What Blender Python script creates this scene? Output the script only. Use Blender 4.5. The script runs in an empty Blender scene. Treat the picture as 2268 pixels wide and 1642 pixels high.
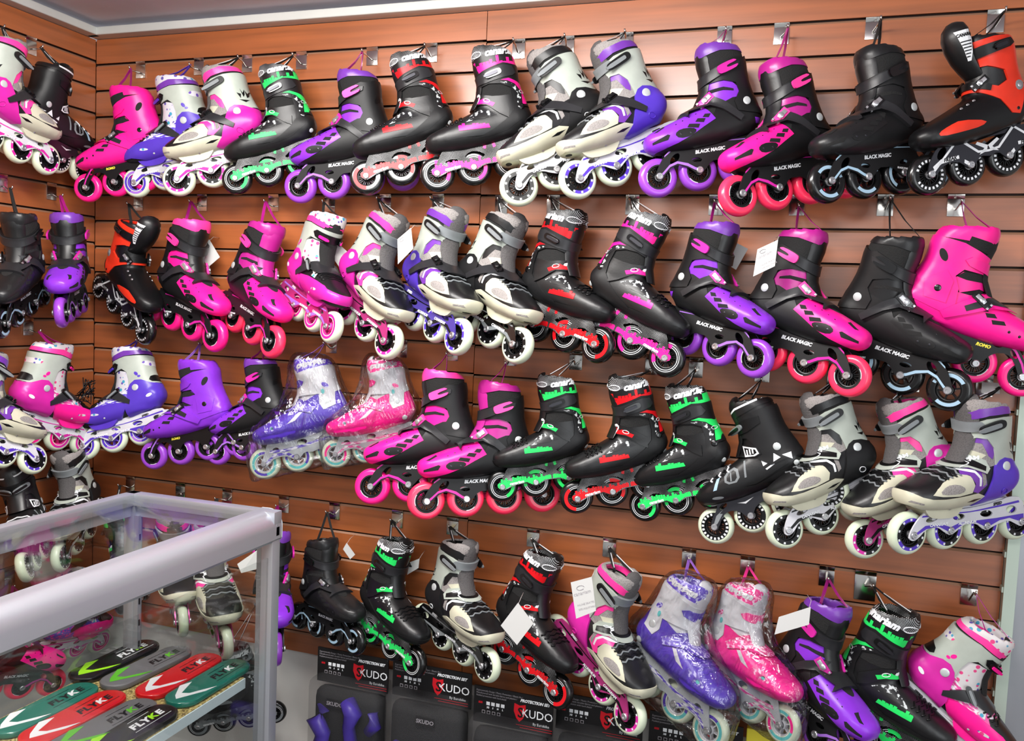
import bpy, bmesh, math, random
from mathutils import Vector, Matrix, Euler, noise
from mathutils.bvhtree import BVHTree
from mathutils.geometry import tessellate_polygon

# ------------------------------------------------------------------ camera, light, exposure
S = bpy.context.scene
COL = S.collection
Z0 = 2.2                                   # height of the first groove above the floor
CEIL = Z0 + .0915
def setup():
    S.view_settings.view_transform = 'Standard'
    S.view_settings.look = 'None'
    S.view_settings.gamma = 1
    S.view_settings.use_curve_mapping = False
    S.view_settings.exposure = 0.08
    c = S.cycles; c.max_bounces = 7; c.diffuse_bounces = 3; c.glossy_bounces = 3; c.transparent_max_bounces = 14; c.caustics_reflective = False; c.caustics_refractive = False
    yaw, pit, rol = -0.32456, -0.07198, 0.04224
    f = Vector((math.sin(yaw)*math.cos(pit), math.cos(yaw)*math.cos(pit), math.sin(pit)))
    rt = Vector((math.cos(yaw), -math.sin(yaw), 0)); up = rt.cross(f)
    r2 = math.cos(rol)*rt + math.sin(rol)*up; u2 = -math.sin(rol)*rt + math.cos(rol)*up
    cd = bpy.data.cameras.new('camera'); cam = bpy.data.objects.new('camera', cd); COL.objects.link(cam)
    cam.matrix_world = Matrix(((r2.x, u2.x, -f.x, 2.0041), (r2.y, u2.y, -f.y, -2.0425), (r2.z, u2.z, -f.z, -.6576+Z0), (0, 0, 0, 1)))
    cd.sensor_width = 36; cd.lens = 1917.63/2268*36; cd.clip_start = .05
    S.camera = cam
    w = bpy.data.worlds.new('world'); S.world = w; w.use_nodes = True
    b = w.node_tree.nodes['Background']; b.inputs[0].default_value = (.93, .96, 1, 1); b.inputs[1].default_value = .58
    def area(name, loc, size, power, col, rot=(0, 0, 0)):
        l = bpy.data.lights.new(name, 'AREA'); l.shape = 'RECTANGLE'; l.size, l.size_y = size; l.energy = power; l.color = col
        o = bpy.data.objects.new(name, l); COL.objects.link(o); o.location = loc; o.rotation_euler = rot
        return o
    area('ceiling_tube_light', (1.15, -1.0, CEIL-.03), (1.2, .22), 40, (1, .97, .93), (math.radians(18), 0, 0))
    area('ceiling_tube_light', (1.7, -2.6, CEIL-.03), (1.3, .5), 34, (1, .98, .96), (math.radians(30), 0, 0))
    area('added_ceiling_uplight', (1.50, -1.1, CEIL-.16), (1.3, .2), 5, (1, .97, 1), (math.radians(180), 0, 0))  # added lamp brightening the ceiling, stands in for upward spill from the tubes
    area('shop_window_daylight', (3.6, -2.6, Z0-.9), (1.6, 1.8), 26, (.92, .97, 1), (math.radians(80), 0, math.radians(48)))
setup()

# ------------------------------------------------------------------ materials
MATS = {}
def lin(c):
    return tuple((v/12.92 if v <= .04045 else ((v+.055)/1.055)**2.4) for v in c) + (1,)
def mat(key, col=(.5, .5, .5), rough=.5, metal=0., kind='plain', coat=0., alpha=1., col2=None):
    if key in MATS: return MATS[key]
    m = bpy.data.materials.new(key); m.use_nodes = True; nt = m.node_tree; N = nt.nodes; L = nt.links
    p = N['Principled BSDF']; p.inputs['Base Color'].default_value = lin(col); p.inputs['Roughness'].default_value = rough
    p.inputs['Metallic'].default_value = metal; p.inputs['Coat Weight'].default_value = coat; p.inputs['Coat Roughness'].default_value = .15
    tc = N.new('ShaderNodeTexCoord')
    def mapn(sc, rot=(0, 0, 0)):
        n = N.new('ShaderNodeMapping'); n.inputs['Scale'].default_value = sc; n.inputs['Rotation'].default_value = rot; L.new(tc.outputs['Object'], n.inputs[0]); return n
    def noise_(scale, detail=3, sc=(1, 1, 1)):
        n = N.new('ShaderNodeTexNoise'); n.inputs['Scale'].default_value = scale; n.inputs['Detail'].default_value = detail; L.new(mapn(sc).outputs[0], n.inputs[0]); return n
    def ramp(src, stops):
        r = N.new('ShaderNodeValToRGB'); L.new(src, r.inputs[0]); e = r.color_ramp.elements
        while len(e) < len(stops): e.new(.5)
        for q, (ps, c) in zip(e, stops): q.position = ps; q.color = lin(c)
        return r
    def bump(src, st, dist=.001):
        b = N.new('ShaderNodeBump'); b.inputs['Strength'].default_value = st; b.inputs['Distance'].default_value = dist
        L.new(src, b.inputs['Height']); L.new(b.outputs[0], p.inputs['Normal'])
    dk = tuple(v*.8 for v in col)
    if kind in ('plastic', 'dots', 'speckle', 'streak'): p.inputs['Specular IOR Level'].default_value = .32
    if kind == 'wood':
        p.inputs['Coat Roughness'].default_value = .34
        n = noise_(1, 6, (2.2, 2.2, 46)); n2 = noise_(2.2, 3)
        r = ramp(n.outputs[0], [(.3, tuple(v*.86 for v in col)), (.5, col), (.72, tuple(min(1, v*1.09) for v in col))])
        r2 = ramp(n2.outputs[0], [(.3, (.86, .86, .86)), (.7, (1, 1, 1))])
        mx = N.new('ShaderNodeMix'); mx.data_type = 'RGBA'; mx.blend_type = 'MULTIPLY'; mx.inputs[0].default_value = 1
        L.new(r.outputs[0], mx.inputs[6]); L.new(r2.outputs[0], mx.inputs[7]); L.new(mx.outputs[2], p.inputs['Base Color'])
        bump(n.outputs[0], .05)
    elif kind == 'fabric':
        v = N.new('ShaderNodeTexVoronoi'); v.inputs['Scale'].default_value = 420; L.new(tc.outputs['Object'], v.inputs[0])
        r = ramp(v.outputs[0], [(.1, tuple(v_*.82 for v_ in col)), (.55, col)]); L.new(r.outputs[0], p.inputs['Base Color']); bump(v.outputs[0], .5)
    elif kind == 'leather':
        n = noise_(260, 4); bump(n.outputs[0], .12)
    elif kind == 'plastic':
        n = noise_(30, 3); r = ramp(n.outputs[0], [(.3, tuple(v*.93 for v in col)), (.7, col)]); L.new(r.outputs[0], p.inputs['Base Color']); bump(noise_(500, 2).outputs[0], .04)
    elif kind == 'dots':
        mp = mapn((430, 430, 430), (0, math.radians(45), 0)); fr = N.new('ShaderNodeVectorMath'); fr.operation = 'FRACTION'; L.new(mp.outputs[0], fr.inputs[0])
        sb = N.new('ShaderNodeVectorMath'); sb.operation = 'SUBTRACT'; sb.inputs[1].default_value = (.5, .5, .5); L.new(fr.outputs[0], sb.inputs[0])
        mu = N.new('ShaderNodeVectorMath'); mu.operation = 'MULTIPLY'; mu.inputs[1].default_value = (1, 0, 1); L.new(sb.outputs[0], mu.inputs[0])
        le = N.new('ShaderNodeVectorMath'); le.operation = 'LENGTH'; L.new(mu.outputs[0], le.inputs[0])
        ns = noise_(22, 2); th = N.new('ShaderNodeMath'); th.operation = 'MULTIPLY_ADD'; L.new(ns.outputs[0], th.inputs[0]); th.inputs[1].default_value = .7; th.inputs[2].default_value = -.13
        lt = N.new('ShaderNodeMath'); lt.operation = 'LESS_THAN'; L.new(le.outputs['Value'], lt.inputs[0]); L.new(th.outputs[0], lt.inputs[1])
        r = ramp(lt.outputs[0], [(0, col), (1, col2)]); L.new(r.outputs[0], p.inputs['Base Color'])
    elif kind == 'floral':
        v = N.new('ShaderNodeTexVoronoi'); v.inputs['Scale'].default_value = 78; L.new(tc.outputs['Object'], v.inputs[0])
        a = ramp(v.outputs['Distance'], [(.3, (0, 0, 0)), (.36, (1, 1, 1))])
        s = N.new('ShaderNodeSeparateColor'); L.new(v.outputs['Color'], s.inputs[0])
        c = ramp(s.outputs[0], [(0, col2), (.45, (.35, .3, .62)), (.7, (.25, .6, .72)), (1, col2)]); c.color_ramp.interpolation = 'CONSTANT'
        mx = N.new('ShaderNodeMix'); mx.data_type = 'RGBA'; L.new(a.outputs[0], mx.inputs[0]); L.new(c.outputs[0], mx.inputs[6]); mx.inputs[7].default_value = lin(col)
        L.new(mx.outputs[2], p.inputs['Base Color'])
    elif kind == 'speckle':
        n = noise_(150, 2); r = ramp(n.outputs[0], [(.52, col), (.6, col2)]); L.new(r.outputs[0], p.inputs['Base Color'])
    elif kind == 'streak':
        n = noise_(1, 3, (60, 60, 260)); r = ramp(n.outputs[0], [(.47, col), (.56, col2)]); L.new(r.outputs[0], p.inputs['Base Color'])
    elif kind == 'brushed':
        n = noise_(1, 3, (300, 6, 300)); r = ramp(n.outputs[0], [(.3, tuple(v*.85 for v in col)), (.7, col)]); L.new(r.outputs[0], p.inputs['Base Color'])
    elif kind == 'wall':
        n = noise_(5, 5); r = ramp(n.outputs[0], [(.3, tuple(v*.93 for v in col)), (.7, col)]); L.new(r.outputs[0], p.inputs['Base Color']); bump(noise_(60, 5).outputs[0], .1, .002)
    elif kind == 'chip':
        v = N.new('ShaderNodeTexVoronoi'); v.inputs['Scale'].default_value = 240; L.new(tc.outputs['Object'], v.inputs[0])
        s = N.new('ShaderNodeSeparateColor'); L.new(v.outputs['Color'], s.inputs[0]); r = ramp(s.outputs[0], [(0, (.35, .27, .12)), (.5, col), (1, (.82, .74, .5))]); L.new(r.outputs[0], p.inputs['Base Color'])
    elif kind == 'trans':
        p.inputs['Alpha'].default_value = alpha; n = noise_(14, 2); r = ramp(n.outputs[0], [(.3, tuple(v*.9 for v in col)), (.7, col)]); L.new(r.outputs[0], p.inputs['Base Color'])
    elif kind in ('glass', 'wrap'):
        N.remove(p); out = N['Material Output']; tr = N.new('ShaderNodeBsdfTransparent'); gl = N.new('ShaderNodeBsdfGlossy'); mx = N.new('ShaderNodeMixShader')
        tr.inputs[0].default_value = lin(col); gl.inputs['Roughness'].default_value = rough
        L.new(tr.outputs[0], mx.inputs[1]); L.new(gl.outputs[0], mx.inputs[2]); L.new(mx.outputs[0], out.inputs[0])
        fr = N.new('ShaderNodeLayerWeight'); fr.inputs[0].default_value = .25
        if kind == 'glass':
            ma = N.new('ShaderNodeMath'); ma.operation = 'MULTIPLY_ADD'; L.new(fr.outputs['Fresnel'], ma.inputs[0]); ma.inputs[1].default_value = .16; ma.inputs[2].default_value = .02; L.new(ma.outputs[0], mx.inputs[0])
        else:
            n = noise_(28, 4, (1, 1, .35)); n.inputs['Distortion'].default_value = 1.6
            b = N.new('ShaderNodeBump'); b.inputs['Strength'].default_value = 1; b.inputs['Distance'].default_value = .012; L.new(n.outputs[0], b.inputs['Height'])
            L.new(b.outputs[0], gl.inputs['Normal']); L.new(b.outputs[0], fr.inputs['Normal'])
            ma = N.new('ShaderNodeMath'); ma.operation = 'MULTIPLY_ADD'; L.new(fr.outputs['Fresnel'], ma.inputs[0]); ma.inputs[1].default_value = .55; ma.inputs[2].default_value = .10; L.new(ma.outputs[0], mx.inputs[0])
    MATS[key] = m
    return m

PURPLE = (.52, .20, .80); VIOLET = (.33, .22, .72); PINK = (1., .12, .58); MAGENTA = (.82, .16, .62); NEON = (.16, .88, .40); RED = (.86, .08, .12)
BASE = {
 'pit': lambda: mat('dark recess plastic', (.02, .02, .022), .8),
 'charcoal': lambda: mat('charcoal plastic', (.115, .115, .12), .32, kind='plastic'),
 'black': lambda: mat('black plastic', (.062, .062, .067), .34, kind='plastic'),
 'strap': lambda: mat('dark grey strap plastic', (.155, .155, .165), .34, kind='plastic'),
 'blackm': lambda: mat('black matte plastic', (.085, .085, .09), .46, kind='plastic'),
 'blackg': lambda: mat('black gloss plastic', (.03, .03, .035), .15, coat=.5),
 'leather': lambda: mat('black leather', (.07, .07, .075), .38, kind='leather'),
 'mesh': lambda: mat('black mesh fabric', (.085, .085, .085), .9, kind='fabric'),
 'darkmesh': lambda: mat('dark grey mesh fabric', (.33, .32, .32), .9, kind='fabric'),
 'greymesh': lambda: mat('grey mesh fabric', (.56, .54, .53), .9, kind='fabric'),
 'grey': lambda: mat('grey plastic', (.50, .52, .53), .4, kind='plastic'),
 'cuffgrey': lambda: mat('pale grey plastic', (.69, .72, .68), .38, kind='plastic'),
 'cream': lambda: mat('cream sole plastic', (.79, .78, .69), .42, kind='plastic'),
 'white': lambda: mat('white plastic', (.82, .82, .84), .35, kind='plastic'),
 'print': lambda: mat('white print', (.88, .89, .90), .5),
 'silver': lambda: mat('silver metal', (.74, .74, .75), .3, .8),
 'rivet': lambda: mat('satin rivet cap', (.78, .80, .80), .35, .3),
 'darkmetal': lambda: mat('dark metal', (.25, .25, .27), .3, .8),
 'purple': lambda: mat('purple plastic', PURPLE, .3, kind='plastic'),
 'violet': lambda: mat('violet plastic', VIOLET, .3, kind='plastic'),
 'pink': lambda: mat('hot pink plastic', PINK, .33, kind='plastic'),
 'magenta': lambda: mat('magenta plastic', MAGENTA, .3, kind='plastic'),
 'red': lambda: mat('red plastic', RED, .35, kind='plastic'),
 'orange': lambda: mat('orange red plastic', (.93, .22, .13), .35, kind='plastic'),
 'neon': lambda: mat('neon green', NEON, .4, kind='plastic'),
 'satinpurple': lambda: mat('satin purple fabric', (.43, .21, .62), .32, kind='leather'),
 'satinmagenta': lambda: mat('satin magenta fabric', (.68, .13, .52), .3, kind='leather'),
 'satinpink': lambda: mat('satin pink fabric', (.97, .24, .60), .35, kind='leather'),
 'coral': lambda: mat('coral pink urethane', (1., .20, .36), .3, coat=.3),
 'tpink': lambda: mat('pink urethane', (1., .10, .52), .3, coat=.3),
 'tpurple': lambda: mat('purple urethane', (.56, .25, .74), .3, coat=.3),
 'tblack': lambda: mat('black urethane', (.05, .05, .05), .25, coat=.3),
 'twhite': lambda: mat('white urethane', (.82, .86, .76), .35, coat=.2),
 'paleblue': lambda: mat('pale blue print', (.62, .74, .82), .5),
 'lilac': lambda: mat('lilac print', (.60, .40, .78), .5),
 'teal': lambda: mat('teal print', (.35, .72, .72), .5),
 'yellow': lambda: mat('yellow print', (.9, .85, .25), .5),
 'dots': lambda: mat('white dot print on black', (.06, .06, .06), .45, kind='dots', col2=(.85, .86, .87)),
 'speck': lambda: mat('speckled silver print', (.12, .12, .13), .4, kind='speckle', col2=(.78, .80, .80)),
 'floralpurple': lambda: mat('purple floral fabric', (.80, .79, .82), .6, kind='floral', col2=(.40, .28, .66)),
 'floralpink': lambda: mat('pink floral fabric', (.82, .80, .80), .6, kind='floral', col2=(.86, .25, .50)),
 'glitter': lambda: mat('blue violet glitter plastic', (.30, .30, .72), .3, kind='speckle', col2=(.85, .2, .6)),
 'glitterp': lambda: mat('pink print speckle', (.92, .22, .56), .35, kind='speckle', col2=(.95, .75, .86)),
 'glitterv': lambda: mat('violet print speckle', (.36, .26, .72), .35, kind='speckle', col2=(.72, .70, .90)),
 'hubviolet': lambda: mat('violet translucent hub', (.42, .30, .75), .3, kind='plastic'),
 'hubpink': lambda: mat('pink translucent hub', (.93, .25, .62), .3, kind='plastic'),
 'framepink': lambda: mat('magenta anodised metal', (.72, .22, .50), .32, .4),
 'frameviolet': lambda: mat('violet anodised metal', (.34, .28, .66), .32, .4),
 'clear': lambda: mat('frosted clear plastic', (.80, .82, .84), .25, kind='trans', alpha=.8),
 'strpurple': lambda: mat('violet and white streak print', (.36, .27, .74), .4, kind='streak', col2=(.88, .88, .92)),
 'strpink': lambda: mat('pink and white streak print', (.86, .30, .60), .4, kind='streak', col2=(.90, .88, .90)),
 'strblack': lambda: mat('black and white streak print', (.08, .08, .08), .4, kind='streak', col2=(.85, .86, .86)),
}
def role(r): return BASE[r]()

# ------------------------------------------------------------------ mesh helpers
def link(name, me, parent=None, loc=None):
    o = bpy.data.objects.new(name, me); COL.objects.link(o)
    if parent is not None: o.parent = parent
    if loc is not None: o.location = loc
    return o
class MB:
    """collects faces with role names, builds one mesh"""
    def __init__(s): s.v = []; s.f = []; s.r = []; s.sm = []
    def add(s, vs, fs, r, smooth=True):
        o = len(s.v); s.v += [tuple(v) for v in vs]; s.f += [tuple(i+o for i in f) for f in fs]
        s.r += ([r]*len(fs) if isinstance(r, str) else r); s.sm += [smooth]*len(fs); return s
    def box(s, c, d, r, rot=None, bev=0):
        bm = bmesh.new(); bmesh.ops.create_cube(bm, size=1)
        bmesh.ops.scale(bm, vec=d, verts=bm.verts)
        if bev: bmesh.ops.bevel(bm, geom=bm.edges[:], offset=bev, segments=2, profile=.7, affect='EDGES')
        M = Matrix.Translation(c) @ (rot.to_matrix().to_4x4() if rot else Matrix())
        bmesh.ops.transform(bm, matrix=M, verts=bm.verts); s.bm(bm, r, bev > 0); bm.free(); return s
    def bm(s, bm, r, smooth=True):
        bm.verts.index_update(); s.add([v.co for v in bm.verts], [[v.index for v in f.verts] for f in bm.faces], r, smooth)
    def mesh(s, me, r, smooth=True):
        s.add([v.co for v in me.vertices], [list(p.vertices) for p in me.polygons], r, smooth); return s
    def tube(s, pts, rad, r, n=8, closed=False):
        pts = [Vector(p) for p in pts]; vs = []; fs = []; m = len(pts)
        up = Vector((.13, .27, .95))
        for i, p in enumerate(pts):
            a = pts[max(i-1, 0)]; b = pts[min(i+1, m-1)]; d = (b-a).normalized(); x = d.cross(up)
            if x.length < .05: x = d.cross(Vector((1, 0, 0)))
            x.normalize(); y = d.cross(x); rr = rad[i] if isinstance(rad, (list, tuple)) else rad
            vs += [p + rr*(math.cos(t*2*math.pi/n)*x + math.sin(t*2*math.pi/n)*y) for t in range(n)]
        for i in range(m-1):
            for t in range(n): fs.append((i*n+t, i*n+(t+1) % n, (i+1)*n+(t+1) % n, (i+1)*n+t))
        fs.append(tuple(range(n))[::-1]); fs.append(tuple((m-1)*n+t for t in range(n)))
        return s.add(vs, fs, r)
    def cyl(s, p, q, rad, r, n=16): return s.tube([p, q], rad, r, n)
    def ribbon(s, pts, w, th, r, side=Vector((0, 1, 0))):
        pts = [Vector(p) for p in pts]; vs = []; fs = []
        for i, p in enumerate(pts):
            d = (pts[min(i+1, len(pts)-1)]-pts[max(i-1, 0)]).normalized(); x = (side - d*side.dot(d)).normalized(); y = d.cross(x)
            vs += [p-x*w/2-y*th/2, p+x*w/2-y*th/2, p+x*w/2+y*th/2, p-x*w/2+y*th/2]
        for i in range(len(pts)-1):
            for t in range(4): fs.append((i*4+t, i*4+(t+1) % 4, i*4+4+(t+1) % 4, i*4+4+t))
        fs += [(3, 2, 1, 0), tuple(len(vs)-4+k for k in range(4))]
        return s.add(vs, fs, r, False)
    def poly(s, outer, holes, y0, y1, r, plane='xz'):
        """extruded polygon with holes; (u,v) -> x,z with depth y (xz) or x,y with depth z (xy)"""
        def P(u, v, d): return (u, d, v) if plane == 'xz' else (u, v, d)
        loops = [list(outer)] + [list(h) for h in holes]
        tri = tessellate_polygon([[Vector((a, b, 0)) for a, b in l] for l in loops])
        flat = [p for l in loops for p in l]; n = len(flat)
        vs = [P(a, b, y0) for a, b in flat] + [P(a, b, y1) for a, b in flat]
        fs = []
        for t in tri:
            fs.append(tuple(t)); fs.append(tuple(i+n for i in reversed(t)))
        s.add(vs, fs, r, False)
        o = 0; fs = []; vs2 = vs
        for l in loops:
            k = len(l)
            for i in range(k): fs.append((o+i, o+(i+1) % k, n+o+(i+1) % k, n+o+i))
            o += k
        return s.add(vs2, fs, r, False)
    def flat(s, outer, y, r):
        tri = tessellate_polygon([[Vector((a, b, 0)) for a, b in outer]])
        return s.add([(a, y, b) for a, b in outer], [tuple(t) for t in tri], r, False)
    def lathe(s, prof, r, n=32, axis='y', cap=False):
        """prof: (radius, offset along axis)"""
        vs = []; fs = []
        for rad, d in prof:
            for t in range(n):
                a = 2*math.pi*t/n; vs.append((rad*math.cos(a), d, rad*math.sin(a)) if axis == 'y' else (rad*math.cos(a), rad*math.sin(a), d))
        for i in range(len(prof)-1):
            for t in range(n): fs.append((i*n+t, i*n+(t+1) % n, (i+1)*n+(t+1) % n, (i+1)*n+t))
        if cap: fs.append(tuple(range(n))); fs.append(tuple((len(prof)-1)*n+t for t in range(n)))
        if callable(r):
            rr = [r((prof[i][0]+prof[i+1][0])/2, 2*math.pi*(t+.5)/n, (prof[i][1]+prof[i+1][1])/2) for i in range(len(prof)-1) for t in range(n)]
            if cap: rr += [rr[0], rr[-1]]
            r = rr
        return s.add(vs, fs, r)
    def xf(s, M, i0=0):
        for i in range(i0, len(s.v)): s.v[i] = tuple(M @ Vector(s.v[i]))
        return s
    def me(s, name, sharp=40, fixn=True):
        me = bpy.data.meshes.new(name); me.from_pydata(s.v, [], s.f)
        rs = []
        for r in s.r:
            if r not in rs: rs.append(r)
        for r in rs: me.materials.append(role(r) if r in BASE else MATS[r])
        ix = {r: i for i, r in enumerate(rs)}
        me.polygons.foreach_set('material_index', [ix[r] for r in s.r])
        me.polygons.foreach_set('use_smooth', s.sm)
        if fixn:
            bm = bmesh.new(); bm.from_mesh(me); bmesh.ops.recalc_face_normals(bm, faces=bm.faces); bm.to_mesh(me); bm.free()
        me['roles'] = ','.join(rs)
        if sharp: me.set_sharp_from_angle(angle=math.radians(sharp))
        me.update(); return me
def revar(me, swap):
    """copy of a mesh with other materials for its roles"""
    m = me.copy()
    for i, r in enumerate(me['roles'].split(',')):
        if r in swap: m.materials[i] = role(swap[r])
    return m
_tc = {}
def text_flat(t, size, shear=0., bold=0.):
    k = (t, size, shear, bold)
    if k not in _tc:
        c = bpy.data.curves.new('t', 'FONT'); c.body = t; c.size = size; c.shear = shear; c.offset = bold; c.resolution_u = 2
        c.align_x = 'CENTER'; c.align_y = 'CENTER'
        o = bpy.data.objects.new('t', c); COL.objects.link(o); dg = bpy.context.evaluated_depsgraph_get(); dg.update()
        me = bpy.data.meshes.new_from_object(o.evaluated_get(dg)); bpy.data.objects.remove(o)
        _tc[k] = ([tuple(v.co) for v in me.vertices], [tuple(p.vertices) for p in me.polygons]); bpy.data.meshes.remove(me)
    return _tc[k]
def jag(x0, x1, z0, z1, n, seed, amp=.012, base=0.):
    """skyline top edge from x0 to x1, returned left to right"""
    R = random.Random(seed); out = []
    for i in range(n):
        a = x0+(x1-x0)*i/n; b = x0+(x1-x0)*(i+1)/n; zz = z0+(z1-z0)*(i+.5)/n; h = base+amp*R.random()**1.3
        out += [(a, zz+h), (b-(x1-x0)/n*.15, zz+h), (b-(x1-x0)/n*.15, zz+base*.3), (b, zz+base*.3)]
    return out
# ------------------------------------------------------------------ boot bodies (local frame: x toe, z up, millimetres scaled to metres)
MM = .001
def superring(cx, cz, hx, hy, n, k, z=None, tilt=0.):
    out = []
    for t in range(n):
        a = 2*math.pi*t/n; c, s = math.cos(a), math.sin(a)
        u = math.copysign(abs(c)**(2/k), c)*hx; w = math.copysign(abs(s)**(2/k), s)*hy
        out.append((u, w))
    return out
def make_body(kid=0., low=0., slim=1., tall=0.):
    def X(x): return x*(1+kid) if x < 0 else x
    foot = [(132, 101, 108, 9), (128, 91, 116, 19), (118, 85, 121, 28), (102, 82, 126, 35), (80, 80, 133, 39), (54, 78, 141, 40), (28, 79, 150, 39), (4, 80, 158, 37),
            (-24, 83, 160, 35), (-52, 89, 158, 34), (-74, 95, 152, 32), (-88, 105, 145, 27), (-97, 116, 136, 14)]
    cuff = [(92, -78, 14, 28), (108, -90, 16, 32), (124, -97, 17, 33), (146, -95, 17, 34), (166, -89, 10, 34), (188, -84, 2, 35), (208, -83, -1, 36), (228, -84, 3, 37), (246, -82, 4, 38), (258, -76, -2, 37)]
    cuff = [(z+(tall*(z-208)/50 if z > 208 else 0), a, c_, d) for z, a, c_, d in cuff]
    def loft(rings, bm, close=True):
        R = [[bm.verts.new(p) for p in r] for r in rings]; n = len(R[0])
        for a, b in zip(R, R[1:]):
            for t in range(n): bm.faces.new((a[t], a[(t+1) % n], b[(t+1) % n], b[t]))
        bm.faces.new(R[0][::-1]); bm.faces.new(R[-1])
        bmesh.ops.recalc_face_normals(bm, faces=bm.faces)
    b1 = bmesh.new()
    loft([[(X(x)*MM, w*slim*MM, ((lo+hi)/2-low*max(0, x)/130+u)*MM) for w, u in [(q[1], q[0]) for q in superring(0, 0, (hi-lo)/2, hw, 28, 2.5)]] for x, lo, hi, hw in foot], b1)
    b2 = bmesh.new()
    def tz(z, u): return z + (0 if z < 200 else (z-200)/58*.20*u)
    loft([[((X(xb)+xf)/2*MM+u*MM, w*MM, tz(z, u)*MM) for u, w in superring(0, 0, (xf-X(xb))/2, hw, 28, 2.3)] for z, xb, xf, hw in cuff], b2)
    b3 = bmesh.new()
    cav = [(z, xb+7, xf-7, hw-6) for z, xb, xf, hw in cuff if z > 185] + [(320, -74, -2, 38)]
    loft([[((X(xb)+xf)/2*MM+u*MM, w*MM, tz(z, u)*MM) for u, w in superring(0, 0, (xf-X(xb))/2, hw, 28, 2.3)] for z, xb, xf, hw in cav], b3)
    obs = []
    for b in (b1, b2, b3):
        me = bpy.data.meshes.new('b'); b.to_mesh(me); b.free(); obs.append(link('b', me))
    o = obs[0]
    for t, op in ((obs[1], 'UNION'), (obs[2], 'DIFFERENCE')):
        m = o.modifiers.new('x', 'BOOLEAN'); m.object = t; m.operation = op; m.solver = 'EXACT'
    m = o.modifiers.new('r', 'REMESH'); m.mode = 'VOXEL'; m.voxel_size = .0046
    m = o.modifiers.new('s', 'SMOOTH'); m.factor = .5; m.iterations = 4
    dg = bpy.context.evaluated_depsgraph_get(); dg.update()
    me = bpy.data.meshes.new_from_object(o.evaluated_get(dg))
    for q in obs: bpy.data.objects.remove(q)
    return me
def inflate(me, t):
    m = me.copy(); n = [Vector(v.normal) for v in me.vertices]
    for v, k in zip(m.vertices, n): v.co += k*t*MM
    return m
class Body:
    def __init__(s, **k):
        s.me = make_body(**k); s.inf = {}
        s.bvh = BVHTree.FromPolygons([v.co for v in s.me.vertices], [list(p.vertices) for p in s.me.polygons])
    def inflated(s, t):
        if t not in s.inf:
            m = inflate(s.me, t); o = link('i', m); s.inf[t] = o
        return s.inf[t]
    def cut(s, mb, t, poly, r, side=0):
        """part of the boot skin inside a side-view outline, standing t mm proud"""
        o = s.inflated(t)
        p = MB(); y0, y1 = (-.09, .09) if side == 0 else ((.004, .09) if side > 0 else (-.09, -.004))
        n = len(poly); vs = [(a*MM, y0, b*MM) for a, b in poly]+[(a*MM, y1, b*MM) for a, b in poly]
        tri = tessellate_polygon([[Vector((a, b, 0)) for a, b in poly]])
        fs = [tuple(q) for q in tri]+[tuple(i+n for i in reversed(q)) for q in tri]+[(i, (i+1) % n, n+(i+1) % n, n+i) for i in range(n)]
        pm = bpy.data.meshes.new('p'); pm.from_pydata(vs, [], fs)
        bm = bmesh.new(); bm.from_mesh(pm); bmesh.ops.recalc_face_normals(bm, faces=bm.faces); bm.to_mesh(pm); bm.free()
        po = link('p', pm)
        m = o.modifiers.new('x', 'BOOLEAN'); m.object = po; m.operation = 'INTERSECT'; m.solver = 'EXACT'
        dg = bpy.context.evaluated_depsgraph_get(); dg.update()
        me = bpy.data.meshes.new_from_object(o.evaluated_get(dg)); o.modifiers.clear(); bpy.data.objects.remove(po)
        mb.mesh(me, r); bpy.data.meshes.remove(me)
    def cut_top(s, mb, t, poly, r, z0=.09, z1=.3):
        """part of the boot skin inside an outline seen from above"""
        o = s.inflated(t); n = len(poly); vs = [(a*MM, b*MM, z0) for a, b in poly]+[(a*MM, b*MM, z1) for a, b in poly]
        tri = tessellate_polygon([[Vector((a, b, 0)) for a, b in poly]])
        fs = [tuple(q) for q in tri]+[tuple(i+n for i in reversed(q)) for q in tri]+[(i, (i+1) % n, n+(i+1) % n, n+i) for i in range(n)]
        pm = bpy.data.meshes.new('p'); pm.from_pydata(vs, [], fs)
        bm = bmesh.new(); bm.from_mesh(pm); bmesh.ops.recalc_face_normals(bm, faces=bm.faces); bm.to_mesh(pm); bm.free()
        po = link('p', pm); m = o.modifiers.new('x', 'BOOLEAN'); m.object = po; m.operation = 'INTERSECT'; m.solver = 'EXACT'
        dg = bpy.context.evaluated_depsgraph_get(); dg.update()
        me = bpy.data.meshes.new_from_object(o.evaluated_get(dg)); o.modifiers.clear(); bpy.data.objects.remove(po)
        mb.mesh(me, r); bpy.data.meshes.remove(me)
    def hit(s, x, z, side, t=0.):
        h = s.bvh.ray_cast(Vector((x, side*.2, z)), Vector((0, -side, 0)))
        if h[0] is None:
            h = s.bvh.find_nearest(Vector((x, side*.03, z)))
        return h[0]+h[1]*t*MM, h[1]
    def text(s, mb, t, size, x, z, ang, r, lift, shear=.25, bold=.0006, sides=(1, -1), flip=False):
        vs, fs = text_flat(t, size*MM, shear, bold)
        for sd in sides:
            k = -1 if sd > 0 else 1; ca, sa = math.cos(math.radians(ang)), math.sin(math.radians(ang)); out = []
            for a, b, _ in vs:
                if flip: pass
                u = a*ca - b*sa*k*1; w = a*sa*k + b*ca
                X = x*MM+k*u if True else 0; Z = z*MM+w
                if k < 0: X = x*MM - (a*ca + b*sa*1); Z = z*MM + (-a*sa + b*ca)
                else: X = x*MM + (a*ca - b*sa); Z = z*MM + (a*sa + b*ca)
                p, nn = s.hit(X, Z, sd, lift); out.append(p)
            mb.add(out, fs, r, False)
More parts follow.
